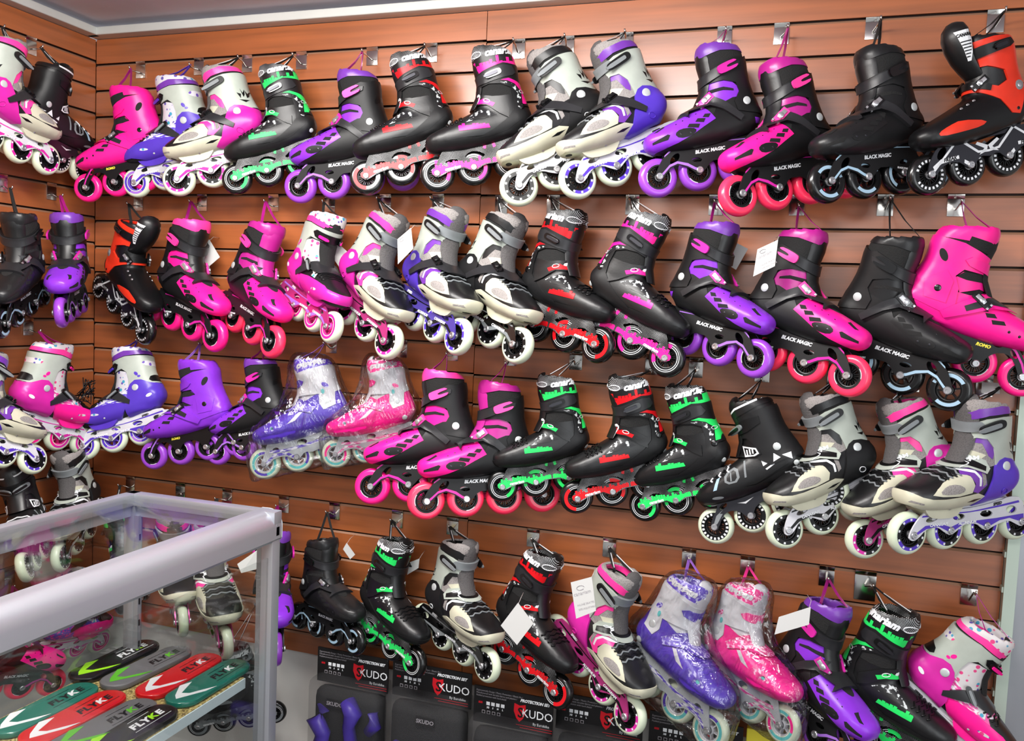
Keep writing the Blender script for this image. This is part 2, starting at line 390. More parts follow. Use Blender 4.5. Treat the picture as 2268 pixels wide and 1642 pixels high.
    def disc(s, mb, x, z, rad, r, lift=2., th=2.5, sides=(1, -1), n=20, dome=True):
        for sd in sides:
            p, nn = s.hit(x*MM, z*MM, sd, lift-1); q = Vector((nn.x*.4, nn.y, nn.z*.4)).normalized()
            a = q.to_track_quat('Y', 'Z').to_matrix().to_4x4(); i0 = len(mb.v)
            mb.lathe([(rad*MM, 0), (rad*MM, th*.6*MM), (rad*.82*MM, th*MM), (rad*.4*MM, th*1.15*MM), (.0001, th*1.2*MM)], r, n)
            mb.xf(Matrix.Translation(p) @ a, i0)
    def ring(s, mb, x, z, rx, rz, ang, r, lift, rad=.8, sides=(1, -1)):
        for sd in sides:
            pts = []
            for t in range(21):
                a = 2*math.pi*t/20+.3; u = rx*math.cos(a); w = rz*math.sin(a); c, q = math.cos(math.radians(ang)), math.sin(math.radians(ang))
                p, _ = s.hit((x+u*c-w*q)*MM, (z+u*q+w*c)*MM, sd, lift); pts.append(p)
            mb.tube(pts, rad*MM, r, 5)

# ------------------------------------------------------------------ wheels
def wheel(style, tire, hubc='black', c1='print', c2='print'):
    """tire with its printed side band, hub and axle bolt as three meshes"""
    W = .0115; rings = [.0208, .0226, .0238, .0250, .0262, .0274, .0286]
    half = [(r, W-.0004) for r in rings]+[(.0315, W-.0008), (.0343, .0088), (.0362, .0058), (.0372, .0026), (.0375, 0)]
    prof = half + [(r, -y) for r, y in half[-2::-1]]
    def col(r, a, y):
        d = math.degrees(a) % 360
        if r > .0290 or abs(y) < .0095: return tire
        if style == 'arc':      # two thin white circles with a coloured sector between
            if .0226 < r < .0238 or .0262 < r < .0274: return 'print' if not (200 < d < 330) else c1
            if 200 < d < 330: return c1
            return tire
        if style == 'tick':
            if .0226 < r < .0286: return c2 if (int(d/9) % 4 == 0 and .0238 < r < .0274) else (c1 if (d % 180) < 110 else 'black')
            return 'black'
        if style == 'ringtext':
            if .0226 < r < .0274: return 'print' if (int(d/9) % 2 and not 150 < d < 190) else 'black'
            return 'black'
        if style == 'ring':
            if .0226 < r < .0286: return c1 if (40 < d < 130 or 200 < d < 320) else c2
            return tire
        if style == 'solid':
            if .0226 < r < .0238: return 'print' if (20 < d < 75 or 200 < d < 240) else ('blackm')
            return 'blackm' if r < .0238 else tire
        return tire
    t = MB().lathe(prof, col, 40)
    t.lathe([(.0208, W-.0004), (.0196, W-.0025), (.0196, -W+.0025), (.0208, -W+.0004)], hubc, 40)
    h = MB(); h.lathe([(.0198, .007), (.0178, .0065), (.0178, -.0065), (.0198, -.007)], hubc, 32)
    h.lathe([(.0001, .0095), (.0045, .0095), (.0045, .0098), (.0078, .0098), (.0088, .0085), (.0088, -.0085), (.0078, -.0098), (.0045, -.0098), (.0001, -.0095)],
            lambda r, a, y: 'silver' if r < .008 and abs(y) > .009 else hubc, 20)
    ns = 10 if style != 'ring' else 6
    for k in range(ns):
        a = 2*math.pi*k/ns; w = .0022 if ns == 10 else .0034
        for off in ((-.0018, .0018) if ns == 10 else (0,)):
            M = Matrix.Rotation(-a, 4, 'Y'); i0 = len(h.v); h.box((.0130, 0, off), (.0105, .009, w*.7), hubc); h.xf(M, i0)
    b = MB(); b.cyl((0, -.0185, 0), (0, .0185, 0), .004, 'silver', 10)
    for s in (1, -1):
        b.lathe([(.0068, s*.0165), (.0068, s*.0190), (.0055, s*.0203), (.003, s*.0203), (.003, s*.0190), (.0001, s*.0190)], 'silver', 12)
    return t.me('wheel'), h.me('hub'), b.me('axle_bolt')

# ------------------------------------------------------------------ frames
def sm(pts, it=2, closed=True):
    """Chaikin corner rounding"""
    for _ in range(it):
        out = []
        for i in range(len(pts)):
            a = pts[i]; b = pts[(i+1) % len(pts)]
            out += [(a[0]*.75+b[0]*.25, a[1]*.75+b[1]*.25), (a[0]*.25+b[0]*.75, a[1]*.25+b[1]*.75)]
        pts = out
    return pts
def ell(cx, cz, rx, rz, ang=0, n=16):
    c, s = math.cos(math.radians(ang)), math.sin(math.radians(ang))
    return [(cx+rx*math.cos(t*2*math.pi/n)*c-rz*math.sin(t*2*math.pi/n)*s, cz+rx*math.cos(t*2*math.pi/n)*s+rz*math.sin(t*2*math.pi/n)*c) for t in range(n)]
def mir(pts): return pts + [(-x, z) for x, z in reversed(pts)]
def frame(outer, holes, main, decals=(), texts=(), lines=(), w=(14.2, 17.0), deck=(-88, 92, 80, 88), smooth=1, post=()):
    mb = MB(); K = lambda P: [(a*MM, b*MM) for a, b in P]
    O = sm(outer, smooth) if smooth else outer; H = [h for h in holes]
    for s in (1, -1):
        mb.poly(K(O), [K(h) for h in H], s*w[0]*MM, s*w[1]*MM, main)
        y = s*(w[1]+.25)*MM
        for P, r in decals: mb.flat(K(P), y, r)
        for P, r, wd in lines: mb.ribbon([(a*MM, y+s*.0001, b*MM) for a, b in P], wd*MM, .0004, r, Vector((0, 0, 1)) if abs(P[-1][0]-P[0][0]) > abs(P[-1][1]-P[0][1]) else Vector((1, 0, 0)))
        for t, x, z, sz, ang, r in texts:
            vs, fs = text_flat(t, sz*MM, .2, .0004); c, q = math.cos(math.radians(ang)), math.sin(math.radians(ang)); out = []
            for a, b, _ in vs:
                if s < 0: out.append((x*MM+a*c-b*q, y-.0003, z*MM+a*q+b*c))
                else: out.append((x*MM-(a*c+b*q), y+.0003, z*MM+(-a*q+b*c)))
            mb.add(out, fs, r, False)
    x0, x1, z0, z1 = deck
    mb.box(((x0+x1)/2*MM, 0, (z0+z1)/2*MM), ((x1-x0)*MM, 2*w[0]*MM, (z1-z0)*MM), main)
    for x in post: mb.box((x*MM, 0, 70*MM), (14*MM, 2*w[0]*MM, 22*MM), main)
    return mb.me('frame', 35)
def frameB(main='blackm', st='lilac', txt='print'):
    o = mir([(0, 52), (14, 52), (30, 36), (39.5, 30), (48, 34), (60, 46), (80, 55), (96, 49), (108, 38), (114, 31), (123, 31), (127, 39), (118, 56), (104, 74), (86, 86), (40, 88), (0, 88)][::-1])
    hs = [ell(84, 66, 13, 6.5, -42), ell(-84, 66, 13, 6.5, 42), ell(42, 58, 10, 4.5, 8), ell(-42, 58, 10, 4.5, -8)]
    arch = [(39, 36), (49, 40), (62, 49), (80, 56.5), (96, 52), (110, 40), (119, 34), (120, 38), (110, 45), (96, 56.5), (80, 61), (60, 54), (48, 45), (38, 40)]
    return frame(o, hs, main, decals=[(arch, st), ([(-x, z) for x, z in arch], st), ([(50, 84), (86, 83), (104, 72), (103, 75), (87, 86), (50, 87)], st), ([(-16, 85), (-60, 82), (-60, 84), (-16, 87)], st)],
                 texts=[('BLACK MAGIC', 14, 72, 9, 0, txt), ('BLACK MAGIC', -38, 46, 4, 12, txt)], deck=(-86, 88, 80, 90))
def frameC(main='neon'):
    o = mir([(0, 40), (16, 40), (28, 34), (39.5, 29), (50, 34), (62, 40), (92, 38), (110, 31), (120, 29), (129, 37), (130, 45), (118, 54), (110, 68), (98, 84), (84, 90), (30, 86), (0, 84)][::-1])
    hs = [[(100, 58), (86, 62), (72, 60), (66, 54), (84, 54)], [(-100, 58), (-86, 62), (-72, 60), (-66, 54), (-84, 54)], sm([(58, 60), (44, 72), (24, 70), (8, 58), (30, 56)], 1), sm([(-58, 60), (-44, 72), (-24, 70), (-8, 58), (-30, 56)], 1)]
    D = []
    for s in (1, -1):
        D.append(([(s*a, b) for a, b in [(129, 38), (129, 45)]+[(x*1000, z*1000) for x, z in reversed(jag(.061, .127, .050, .047, 12, 5, .010))]+[(60, 42), (92, 40), (112, 33), (121, 31)]], main))
        D.append(([(s*a, b) for a, b in [(60, 51)]+[(x*1000, z*1000) for x, z in reversed(jag(.004, .058, .049, .050, 9, 9, .008))]+[(2, 50), (2, 42), (17, 42), (29, 36), (39.5, 31), (50, 36), (60, 42)]], main))
        D.append(([(s*a, b) for a, b in [(6, 80), (12, 82), (14, 74), (8, 72)]], main))
    return frame(o, hs, 'dots', decals=D, texts=[('canariam', 84, 43.5, 9.5, -3, 'print'), ('canariam', -84, 43.5, 9.5, 3, 'print')], deck=(-84, 88, 80, 90))
def frameA(base='white', st='purple', txt='print', low=None):
    o = [(128, 35), (122, 49), (108, 66), (88, 80), (39, 73), (-16, 74), (-67, 80), (-88, 86), (-118, 82), (-128, 44), (-124, 31), (-116, 29), (-106, 34), (-89, 43), (-69, 40), (-52, 35), (-40, 29), (-28, 35), (-17, 44), (0, 46), (12, 45), (28, 35), (39.5, 29), (51, 35), (66, 46), (80, 48), (94, 44), (108, 32), (118, 28), (125, 30)]
    hs = [ell(80, 62, 13, 5, -8), ell(22, 60, 13, 5.5, 0), ell(-38, 60, 14, 6, 6), ell(-94, 62, 12, 7, 8)]
    d1 = [(121, 33), (112, 42), (94, 52), (60, 52), (40, 44), (20, 50), (-60, 50), (-122, 52), (-123, 42), (-110, 40), (-90, 47), (-68, 45), (-40, 35), (-17, 46), (12, 47), (39, 34), (66, 48), (92, 46)]
    d2 = [(100, 70), (60, 69.5), (0, 68), (-20, 69), (-70, 73), (-110, 77), (-112, 73), (-70, 69.5), (-20, 66.5), (0, 66), (60, 66.5), (102, 67)]
    return frame(o, hs, base, decals=[(d1, st), (d2, st)], texts=[('CANARIAM', 66, 51.5, 7.5, 0, txt), ('ALUMINIUM', 4, 48.5, 7, 0, txt), ('SPEED', -62, 75.5, 7, -5, 'black' if base == 'white' else 'print')], deck=(-84, 88, 74, 84), post=(70,))
def frameD(st='magenta', main='black'):
    o = mir([(0, 62), (20, 58), (31, 44), (39.5, 30), (48, 44), (60, 64), (80, 70), (96, 60), (112, 36), (122, 31), (127, 39), (116, 60), (98, 82), (76, 92), (30, 86), (0, 84)][::-1])
    hs = [ell(92, 72, 9, 5, -40), ell(62, 80, 8, 4.5, 0), ell(-62, 80, 8, 4.5, 0), ell(-92, 72, 9, 5, 40)]
    e = [(120, 38), (108, 58), (92, 76), (74, 87), (74, 89), (94, 79), (111, 60), (123, 39)]
    return frame(o, hs, main, decals=[(e, st), ([(-a, b) for a, b in e], st)], texts=[('ROMO', 40, 72, 8, 0, 'yellow')], deck=(-80, 84, 82, 92))
def frameG():
    o = mir([(0, 60), (22, 54), (32, 42), (39.5, 29), (49, 40), (58, 54), (78, 60), (94, 54), (108, 36), (119, 29), (126, 36), (118, 54), (100, 70), (92, 88), (40, 84), (0, 86)][::-1])
    z = [(120, 40), (106, 58), (88, 66), (98, 60), (92, 58), (110, 42)]
    return frame(o, [ell(86, 72, 10, 4.5, -20), ell(-86, 72, 10, 4.5, 20)], 'darkmetal', decals=[(z, 'grey'), ([(-a, b) for a, b in z], 'grey'), ([(56, 70), (40, 64), (20, 72), (40, 68)], 'print')], deck=(-86, 90, 80, 90))
def frameF():
    o = mir([(0, 46), (18, 50), (30, 38), (39.5, 29), (50, 38), (64, 50), (90, 50), (110, 34), (120, 29), (127, 37), (118, 60), (98, 84), (70, 90), (38, 78), (0, 62)][::-1])
    x = []
    for s in (1, -1):
        x += [([(s*a, b) for a, b in P], 'print') for P in ([(60, 88), (56, 86), (112, 40), (116, 42)], [(112, 44), (96, 52), (60, 54), (60, 60), (96, 60), (114, 50)], [(40, 34), (52, 44), (50, 50), (36, 40)], [(56, 86), (22, 56), (0, 54), (0, 58), (20, 60), (52, 89)], [(20, 52), (4, 56), (0, 66), (20, 76), (24, 72), (8, 62)])]
    return frame(o, [ell(92, 70, 13, 7, -45), ell(-92, 70, 13, 7, 45)], 'darkmetal', decals=x, texts=[('FREAK', 78, 56.5, 9, 0, 'black'), ('FREAK', -78, 56.5, 9, 0, 'black')], deck=(-74, 78, 80, 92))
def frameH(st):
    o = mir([(0, 42), (18, 46), (30, 36), (39.5, 29), (50, 36), (64, 46), (90, 46), (108, 34), (119, 29), (127, 37), (112, 60), (98, 88), (40, 90), (0, 90)][::-1])
    d = [(119, 34), (108, 44), (90, 56), (60, 54), (44, 44), (38, 38), (48, 38), (62, 49), (92, 49), (110, 36)]
    d2 = [(96, 66), (60, 62), (20, 64), (-30, 70), (-90, 70), (-90, 64), (-30, 63), (20, 58), (60, 56), (100, 60)]
    return frame(o, [ell(84, 64, 8, 6), ell(20, 70, 12, 7), ell(-20, 66, 10, 5), ell(-84, 66, 9, 6)], 'clear', decals=[(d, st), ([(-a, b) for a, b in d], 'teal'), (d2, st)], deck=(-88, 92, 80, 92))
# ------------------------------------------------------------------ boots, one recipe per kind
BODY = {}
def body(k):
    if k not in BODY: BODY[k] = Body(kid=.16, tall=8) if k == 'kid' else Body(tall=19) if k == 'tall' else Body(tall=7) if k == 'mid' else (Body() if k == 'std' else Body(kid=.02, slim=1.13))
    return BODY[k]
SOLEBOT = [(150, 60), (150, 104)]
def laces(b, mb, xs, r, r2=None):
    for i, x in enumerate(xs):
        pts = []
        for t in range(9):
            a = (t-4)/4*1.0; q = Vector((x*MM+(.004 if t % 2 else 0), math.sin(a)*.03, .11)); d = Vector((0, math.sin(a)*.45, 1)).normalized()
            o = q+d*.15; h = b.bvh.ray_cast(o, -d)
            if h[0] is not None: pts.append(h[0]+h[1]*.0022)
        if len(pts) > 3: mb.tube(pts, .0019, r if i % 2 else (r2 or r), 6)
def strap_buckle(P, sub, b, x, z, ang, L, Wd, r, lift, r2='silver', kind='ratchet'):
    """a buckle laid on each side of the boot"""
    for sd in (1, -1):
        mb = MB()
        p, nn = b.hit(x*MM, z*MM, sd, lift); n = Vector((nn.x*.5, nn.y, nn.z*.5)).normalized()
        c, s = math.cos(math.radians(ang)), math.sin(math.radians(ang)); ux = Vector((c, 0, s)); ux = (ux-n*ux.dot(n)).normalized(); uz = n.cross(ux)
        M = Matrix((ux, n, uz)).transposed().to_4x4(); M.translation = p; i0 = len(mb.v)
        if kind == 'ratchet':
            mb.box((0, .001, 0), (L*MM, .005, Wd*MM), r, bev=.0012); mb.box((-L*.1*MM, .0045, 0), (L*.55*MM, .004, Wd*.55*MM), r2, bev=.0012)
            mb.lathe([(Wd*.36*MM, .002), (Wd*.36*MM, .0075), (Wd*.2*MM, .0085), (.0001, .0085)], r2, 14)
            for v in range(i0, len(mb.v)): pass
            for k in (-1, 1): mb.box((L*.42*MM, .004, k*Wd*.34*MM), (.004, .006, .004), r2, bev=.001)
        elif kind == 'lever':
            mb.poly([(q[0]*L/2*MM, q[1]*Wd/2*MM) for q in sm([(-1, -.6), (-.7, -1), (.75, -1), (1, -.6), (1, .6), (.75, 1), (-.7, 1), (-1, .6), (-1, .35), (-.1, .3), (.12, 0), (-.1, -.3), (-1, -.35)], 1)], [], 0, .0042, r)
        elif kind == 'clip':
            mb.poly([(q[0]*L/2*MM, q[1]*Wd/2*MM) for q in sm([(-1, -.5), (-.7, -1), (.8, -.9), (1.15, -.6), (1.15, .6), (.8, .9), (-.7, 1), (-1, .5)], 2)], [], 0, .0042, r)
            mb.poly([(q[0]*L/2*MM, q[1]*Wd/2*MM) for q in sm([(-.55, -.3), (-.4, -.45), (1.3, -.45), (1.3, .45), (-.4, .45), (-.55, .3)], 1)], [], .003, .0066, r2)
        mb.xf(M, i0); P.append(('buckle', mb.me('buckle', 30), sub))
CUFFTOP = [(-130, 226), (-80, 236), (-50, 236), (-20, 236), (0, 236), (30, 244), (30, 300), (-130, 300)]
def T(parts, name, layers, b, extra=None, sub=None):
    mb = MB()
    for t, poly, r in layers: b.cut(mb, t, poly, r)
    if extra: extra(mb)
    parts.append((name, mb.me(name, 38), sub))
def tongue(b, r, rows=None):
    """padded tongue standing above the collar at the shin"""
    mb = MB(); rows = rows or [(24, 156, 20, 5), (6, 182, 22, 6), (-3, 212, 25, 7), (-1, 236, 27, 8), (-2, 252, 27, 8), (-6, 264, 23, 7), (-12, 271, 14, 4.5), (-15, 272.5, 5, 2)]
    vs = []; n = 14
    for x, z, hw, th in rows:
        for t in range(n):
            a = 2*math.pi*t/n; y = math.cos(a)*hw; u = math.sin(a)*th - 5*(abs(math.cos(a)))**2.0*hw/20
            vs.append(((x+u*.95)*MM, y*MM, (z+u*.15)*MM))
    fs = [(i*n+t, i*n+(t+1) % n, (i+1)*n+(t+1) % n, (i+1)*n+t) for i in range(len(rows)-1) for t in range(n)]
    fs += [tuple(range(n)), tuple((len(rows)-1)*n+t for t in range(n))]
    mb.add(vs, fs, r); return mb
def slots(b, mb, r, t=2.4):
    for P in ([(19, 137), (8, 136), (14, 129), (25, 131)], [(35, 130), (20, 128), (25, 121), (41, 124)], [(53, 122), (33, 119), (37, 112), (58, 116)], [(124, 100), (96, 109), (92, 107), (97, 99), (124, 96)], [(118, 118), (98, 128), (96, 126), (112, 118)]):
        b.cut(mb, t, P, r)
def bootB():
    b = body('mid'); P = []
    P.append(('liner', MB().mesh(b.me, 'mesh').me('liner', 0), None))
    T(P, 'base_shell', [(1.6, [(150, 84), (126, 84), (100, 90), (76, 96), (48, 106), (20, 120), (2, 134), (-10, 150), (-40, 160), (-125, 160), (-125, 60), (150, 60)], 'blackm')], b,
      lambda mb: [b.cut(mb, 2.0, q, 'main') for q in ([(-78, 118), (-90, 116), (-94, 108), (-80, 107)], [(-74, 138), (-90, 140), (-92, 130), (-80, 128)])])
    T(P, 'toe_shell', [(2.2, [(150, 82), (128, 82), (104, 85), (78, 91), (50, 101), (24, 114), (0, 125), (18, 156), (30, 176), (60, 165), (150, 140)], 'main')], b,
      lambda mb: (slots(b, mb, 'pit', 2.7), b.cut(mb, 2.9, sm([(84, 107), (72, 115), (48, 114), (40, 108), (52, 99), (76, 98)], 1), 'blackm'), b.disc(mb, 72, 106, 2.6, 'darkmetal', 2.6, 1.5), b.disc(mb, 53, 106, 2.6, 'darkmetal', 2.6, 1.5),
                  b.cut_top(mb, 2.8, sm([(72, 0), (62, 11), (40, 16), (10, 20), (10, -20), (40, -16), (62, -11)], 1), 'mesh'), [b.disc(mb, x, z, 1.8, 'black', 2.4, .8) for x, z in ((34, 138), (48, 134), (62, 129), (76, 124))]))
    T(P, 'collar', [(1.6, [(-125, 250), (-88, 246), (-70, 246), (-30, 250), (16, 244), (40, 240), (40, 300), (-125, 300)], 'satin')], b)
    T(P, 'ankle_pad', [(1.4, [(34, 168), (16, 170), (-8, 152), (-40, 146), (-60, 172), (-40, 192), (0, 196), (40, 188)], 'main2'), (1.9, [(20, 176), (4, 182), (-26, 182), (-44, 176), (-44, 172), (-24, 176), (4, 175), (20, 170)], 'mesh')], b)
    T(P, 'cuff', [(4.2, [(-125, 118), (-70, 128), (-46, 134), (-42, 152), (-54, 170), (-50, 186), (-26, 194), (0, 194), (12, 188), (40, 178), (40, 196), (26, 206), (-11, 218), (-56, 234), (-70, 232), (-84, 238), (-98, 246), (-130, 246)], 'blackm')], b,
      lambda mb: (b.disc(mb, -65, 150, 7.5, 'rivet', 5, 2), b.cut(mb, 4.5, ell(-84, 196, 4, 9, 20), 'black')))
    T(P, 'cuff_strap', [(8.2, [(60, 182), (32, 184), (4, 194), (-24, 204), (-60, 216), (-62, 224), (-40, 224), (-4, 214), (28, 205), (60, 206)], 'strap')], b)
    strap_buckle(P, 'cuff_strap', b, -36, 216, -16, 40, 17, 'accent', 7.6, kind='lever')
    T(P, 'ankle_strap', [(9.0, [(52, 138), (46, 148), (6, 152), (-16, 140), (-46, 114), (-54, 122), (-22, 154), (4, 172), (40, 180), (64, 184)], 'strap')], b)
    strap_buckle(P, 'ankle_strap', b, 4, 160, -28, 34, 15, 'accent', 9)
    P.append(('tongue', tongue(b, 'satin2').me('tongue'), None))
    return P
def bootD():
    b = body('kid'); P = []
    P.append(('liner', MB().mesh(b.me, 'mesh').me('liner', 0), None))
    T(P, 'shell', [(2.2, [(150, 60), (150, 140), (60, 175), (30, 178), (14, 160), (-10, 150), (-40, 150), (-150, 175), (-150, 60)], 'main')], b,
      lambda mb: (slots(b, mb, 'vent', 2.7), [b.disc(mb, x, z, 2.6, 'black', 2.4, 1) for x, z in ((84, 104), (66, 107))], b.cut(mb, 2.7, [(-92, 122), (-110, 140), (-106, 120)], 'vent'), b.cut(mb, 2.7, [(-68, 128), (-82, 138), (-84, 122)], 'vent')))
    T(P, 'collar', [(1.8, [(-150, 236), (-90, 236), (-40, 240), (16, 232), (40, 230), (40, 300), (-150, 300)], 'main'), (2.3, [(-46, 232), (-10, 226), (30, 216), (30, 236), (-10, 246), (-44, 248)], 'mesh')], b)
    T(P, 'cuff', [(4.2, [(-150, 130), (-92, 118), (-50, 110), (-30, 128), (-34, 156), (-46, 176), (-36, 190), (-4, 190), (40, 176), (40, 212), (10, 216), (-20, 226), (-50, 234), (-84, 236), (-150, 240)], 'main')], b,
      lambda mb: (b.disc(mb, -66, 148, 6, 'blackg', 6, 1.5), b.cut(mb, 4.6, ell(-76, 206, 6, 12, 35), 'vent'), b.cut(mb, 5.6, [(-46, 126), (-84, 128), (-92, 158), (-62, 182), (-46, 166)], 'main')))
    T(P, 'ankle_pad', [(1.5, [(36, 160), (0, 164), (-30, 150), (-46, 172), (-36, 186), (-4, 188), (40, 180)], 'main'), (2.2, [(-44, 176), (-34, 186), (-4, 190), (40, 186), (40, 172), (0, 176), (-26, 174)], 'mesh')], b)
    T(P, 'cuff_strap', [(7.4, [(60, 182), (30, 184), (0, 192), (-30, 198), (-40, 206), (-30, 214), (0, 210), (30, 204), (60, 206)], 'main')], b)
    T(P, 'ankle_strap', [(6.2, [(80, 140), (58, 142), (30, 138), (-6, 118), (-40, 100), (-50, 110), (-20, 138), (16, 160), (56, 168), (80, 168)], 'main'), (7.2, [(80, 144), (56, 147), (26, 144), (-10, 122), (-16, 130), (18, 154), (56, 163), (80, 163)], 'strap')], b)
    strap_buckle(P, 'ankle_strap', b, 8, 142, -32, 36, 13, 'black', 7)
    P.append(('tongue', tongue(b, 'mesh').me('tongue'), None))
    return P
def bootC():
    b = body('tall'); P = []
    P.append(('liner', MB().mesh(b.me, 'mesh').me('liner', 0), None))
    T(P, 'upper', [(1.2, [(150, 100), (90, 96), (40, 98), (0, 96), (-60, 112), (-125, 128), (-125, 170), (-40, 172), (12, 178), (30, 186), (80, 160), (150, 140)], 'leather')], b,
      lambda mb: (b.cut(mb, 1.9, [(46, 128), (40, 134), (10, 152), (-4, 150), (-26, 134), (-10, 132), (12, 131)], 'speck'), b.cut(mb, 2.2, [(34, 131), (14, 140), (-16, 134), (0, 130)], 'leather'),
                  b.cut(mb, 2.2, [(58, 112)]+[(x*1000, z*1000) for x, z in reversed(jag(-.006, .058, .117, .123, 9, 3, .006))]+[(-8, 110)], 'main')))
    T(P, 'sole', [(3.2, [(150, 60), (150, 100), (118, 104), (88, 97), (56, 98), (30, 96), (4, 94), (-20, 98), (-44, 106), (-60, 118), (-76, 140), (-125, 148), (-125, 60)], 'blackm')], b, lambda mb: b.disc(mb, -86, 108, 5.5, 'rivet', 3.6, 2))
    T(P, 'collar', [(1.8, [(-125, 226), (-86, 226), (-70, 240), (-50, 244), (-10, 238), (40, 224), (40, 300), (-125, 300)], 'leather'), (2.0, [(-80, 262), (-30, 262), (10, 256), (20, 300), (-80, 300)], 'dots')], b,
      lambda mb: (b.cut(mb, 2.2, [(-92, 226), (-70, 232), (-50, 234), (-10, 224), (24, 220), (24, 240)]+[(x*1000, z*1000) for x, z in reversed(jag(-.092, .022, .240, .240, 16, 8, .014))], 'main'),
                  b.ring(mb, -6, 264, 9, 5.5, 8, 'print', 2.8, 1.1), b.text(mb, 'canariam', 19, -56, 262, 0, 'print', 3.0, .3, .0011)))
    T(P, 'cuff', [(3.6, [(-125, 140), (-88, 146), (-78, 118), (-44, 100), (-12, 94), (20, 92), (-16, 106), (-44, 122), (-62, 138), (-66, 160), (-64, 186), (-44, 196), (-20, 200), (40, 190), (40, 214), (8, 222), (-10, 228), (-56, 238), (-76, 234), (-125, 232)], 'blackm')], b,
      lambda mb: (b.cut(mb, 4.1, [(-46, 203), (-63, 205), (-84, 196), (-98, 180), (-93, 150), (-84, 150), (-86, 178), (-74, 193), (-60, 200)], 'main'), b.cut(mb, 4.1, [(-44, 199), (-60, 198), (-73, 191), (-84, 177), (-82, 150), (-73, 153), (-76, 175), (-66, 188)], 'speck'),
                  b.disc(mb, -78, 144, 7, 'blackg', 4.4, 2.4), b.ring(mb, -82, 176, 4, 3, 30, 'print', 4.6, .6)))
    T(P, 'cuff_strap', [(6.0, [(60, 200), (8, 202), (-16, 202), (-72, 210), (-80, 216), (-74, 230), (-55, 233), (-10, 223), (26, 218), (60, 222)], 'strap')], b)
    strap_buckle(P, 'cuff_strap', b, -34, 218, -12, 34, 14, 'blackg', 5.6, 'darkmetal', 'clip')
    T(P, 'ankle_strap', [(5.2, [(70, 165), (22, 166), (-8, 158), (-32, 136), (-50, 124), (-54, 146), (-20, 174), (8, 184), (30, 188), (70, 190)], 'leather')], b,
      lambda mb: (b.cut(mb, 5.8, [(44, 167)]+[(x*1000, z*1000) for x, z in []]+[(20, 168), (-8, 160), (-20, 152), (-26, 158), (-16, 164), (-12, 170), (-8, 166), (-4, 173), (2, 171), (6, 178), (12, 174), (16, 182), (26, 178), (34, 186), (44, 184)], 'main'),
                  b.text(mb, 'canariam', 8, 12, 177, 22 if False else -20, 'print', 6.2, sides=(1,)), b.text(mb, 'canariam', 8, 12, 177, 20, 'print', 6.2, sides=(-1,)), b.ring(mb, -12, 166, 6, 3.4, 30, 'print', 6, .8)))
    lb = MB(); laces(b, lb, (48, 58, 68, 78), 'black'); P.append(('laces', lb.me('laces', 0), None))
    P.append(('tongue', tongue(b, 'leather', [(24, 156, 20, 5), (6, 182, 22, 6), (-3, 212, 25, 7), (-1, 240, 27, 8), (-2, 266, 27, 8), (-6, 282, 23, 7), (-12, 289, 14, 4.5), (-15, 290.5, 5, 2)]).me('tongue'), None))
    return P
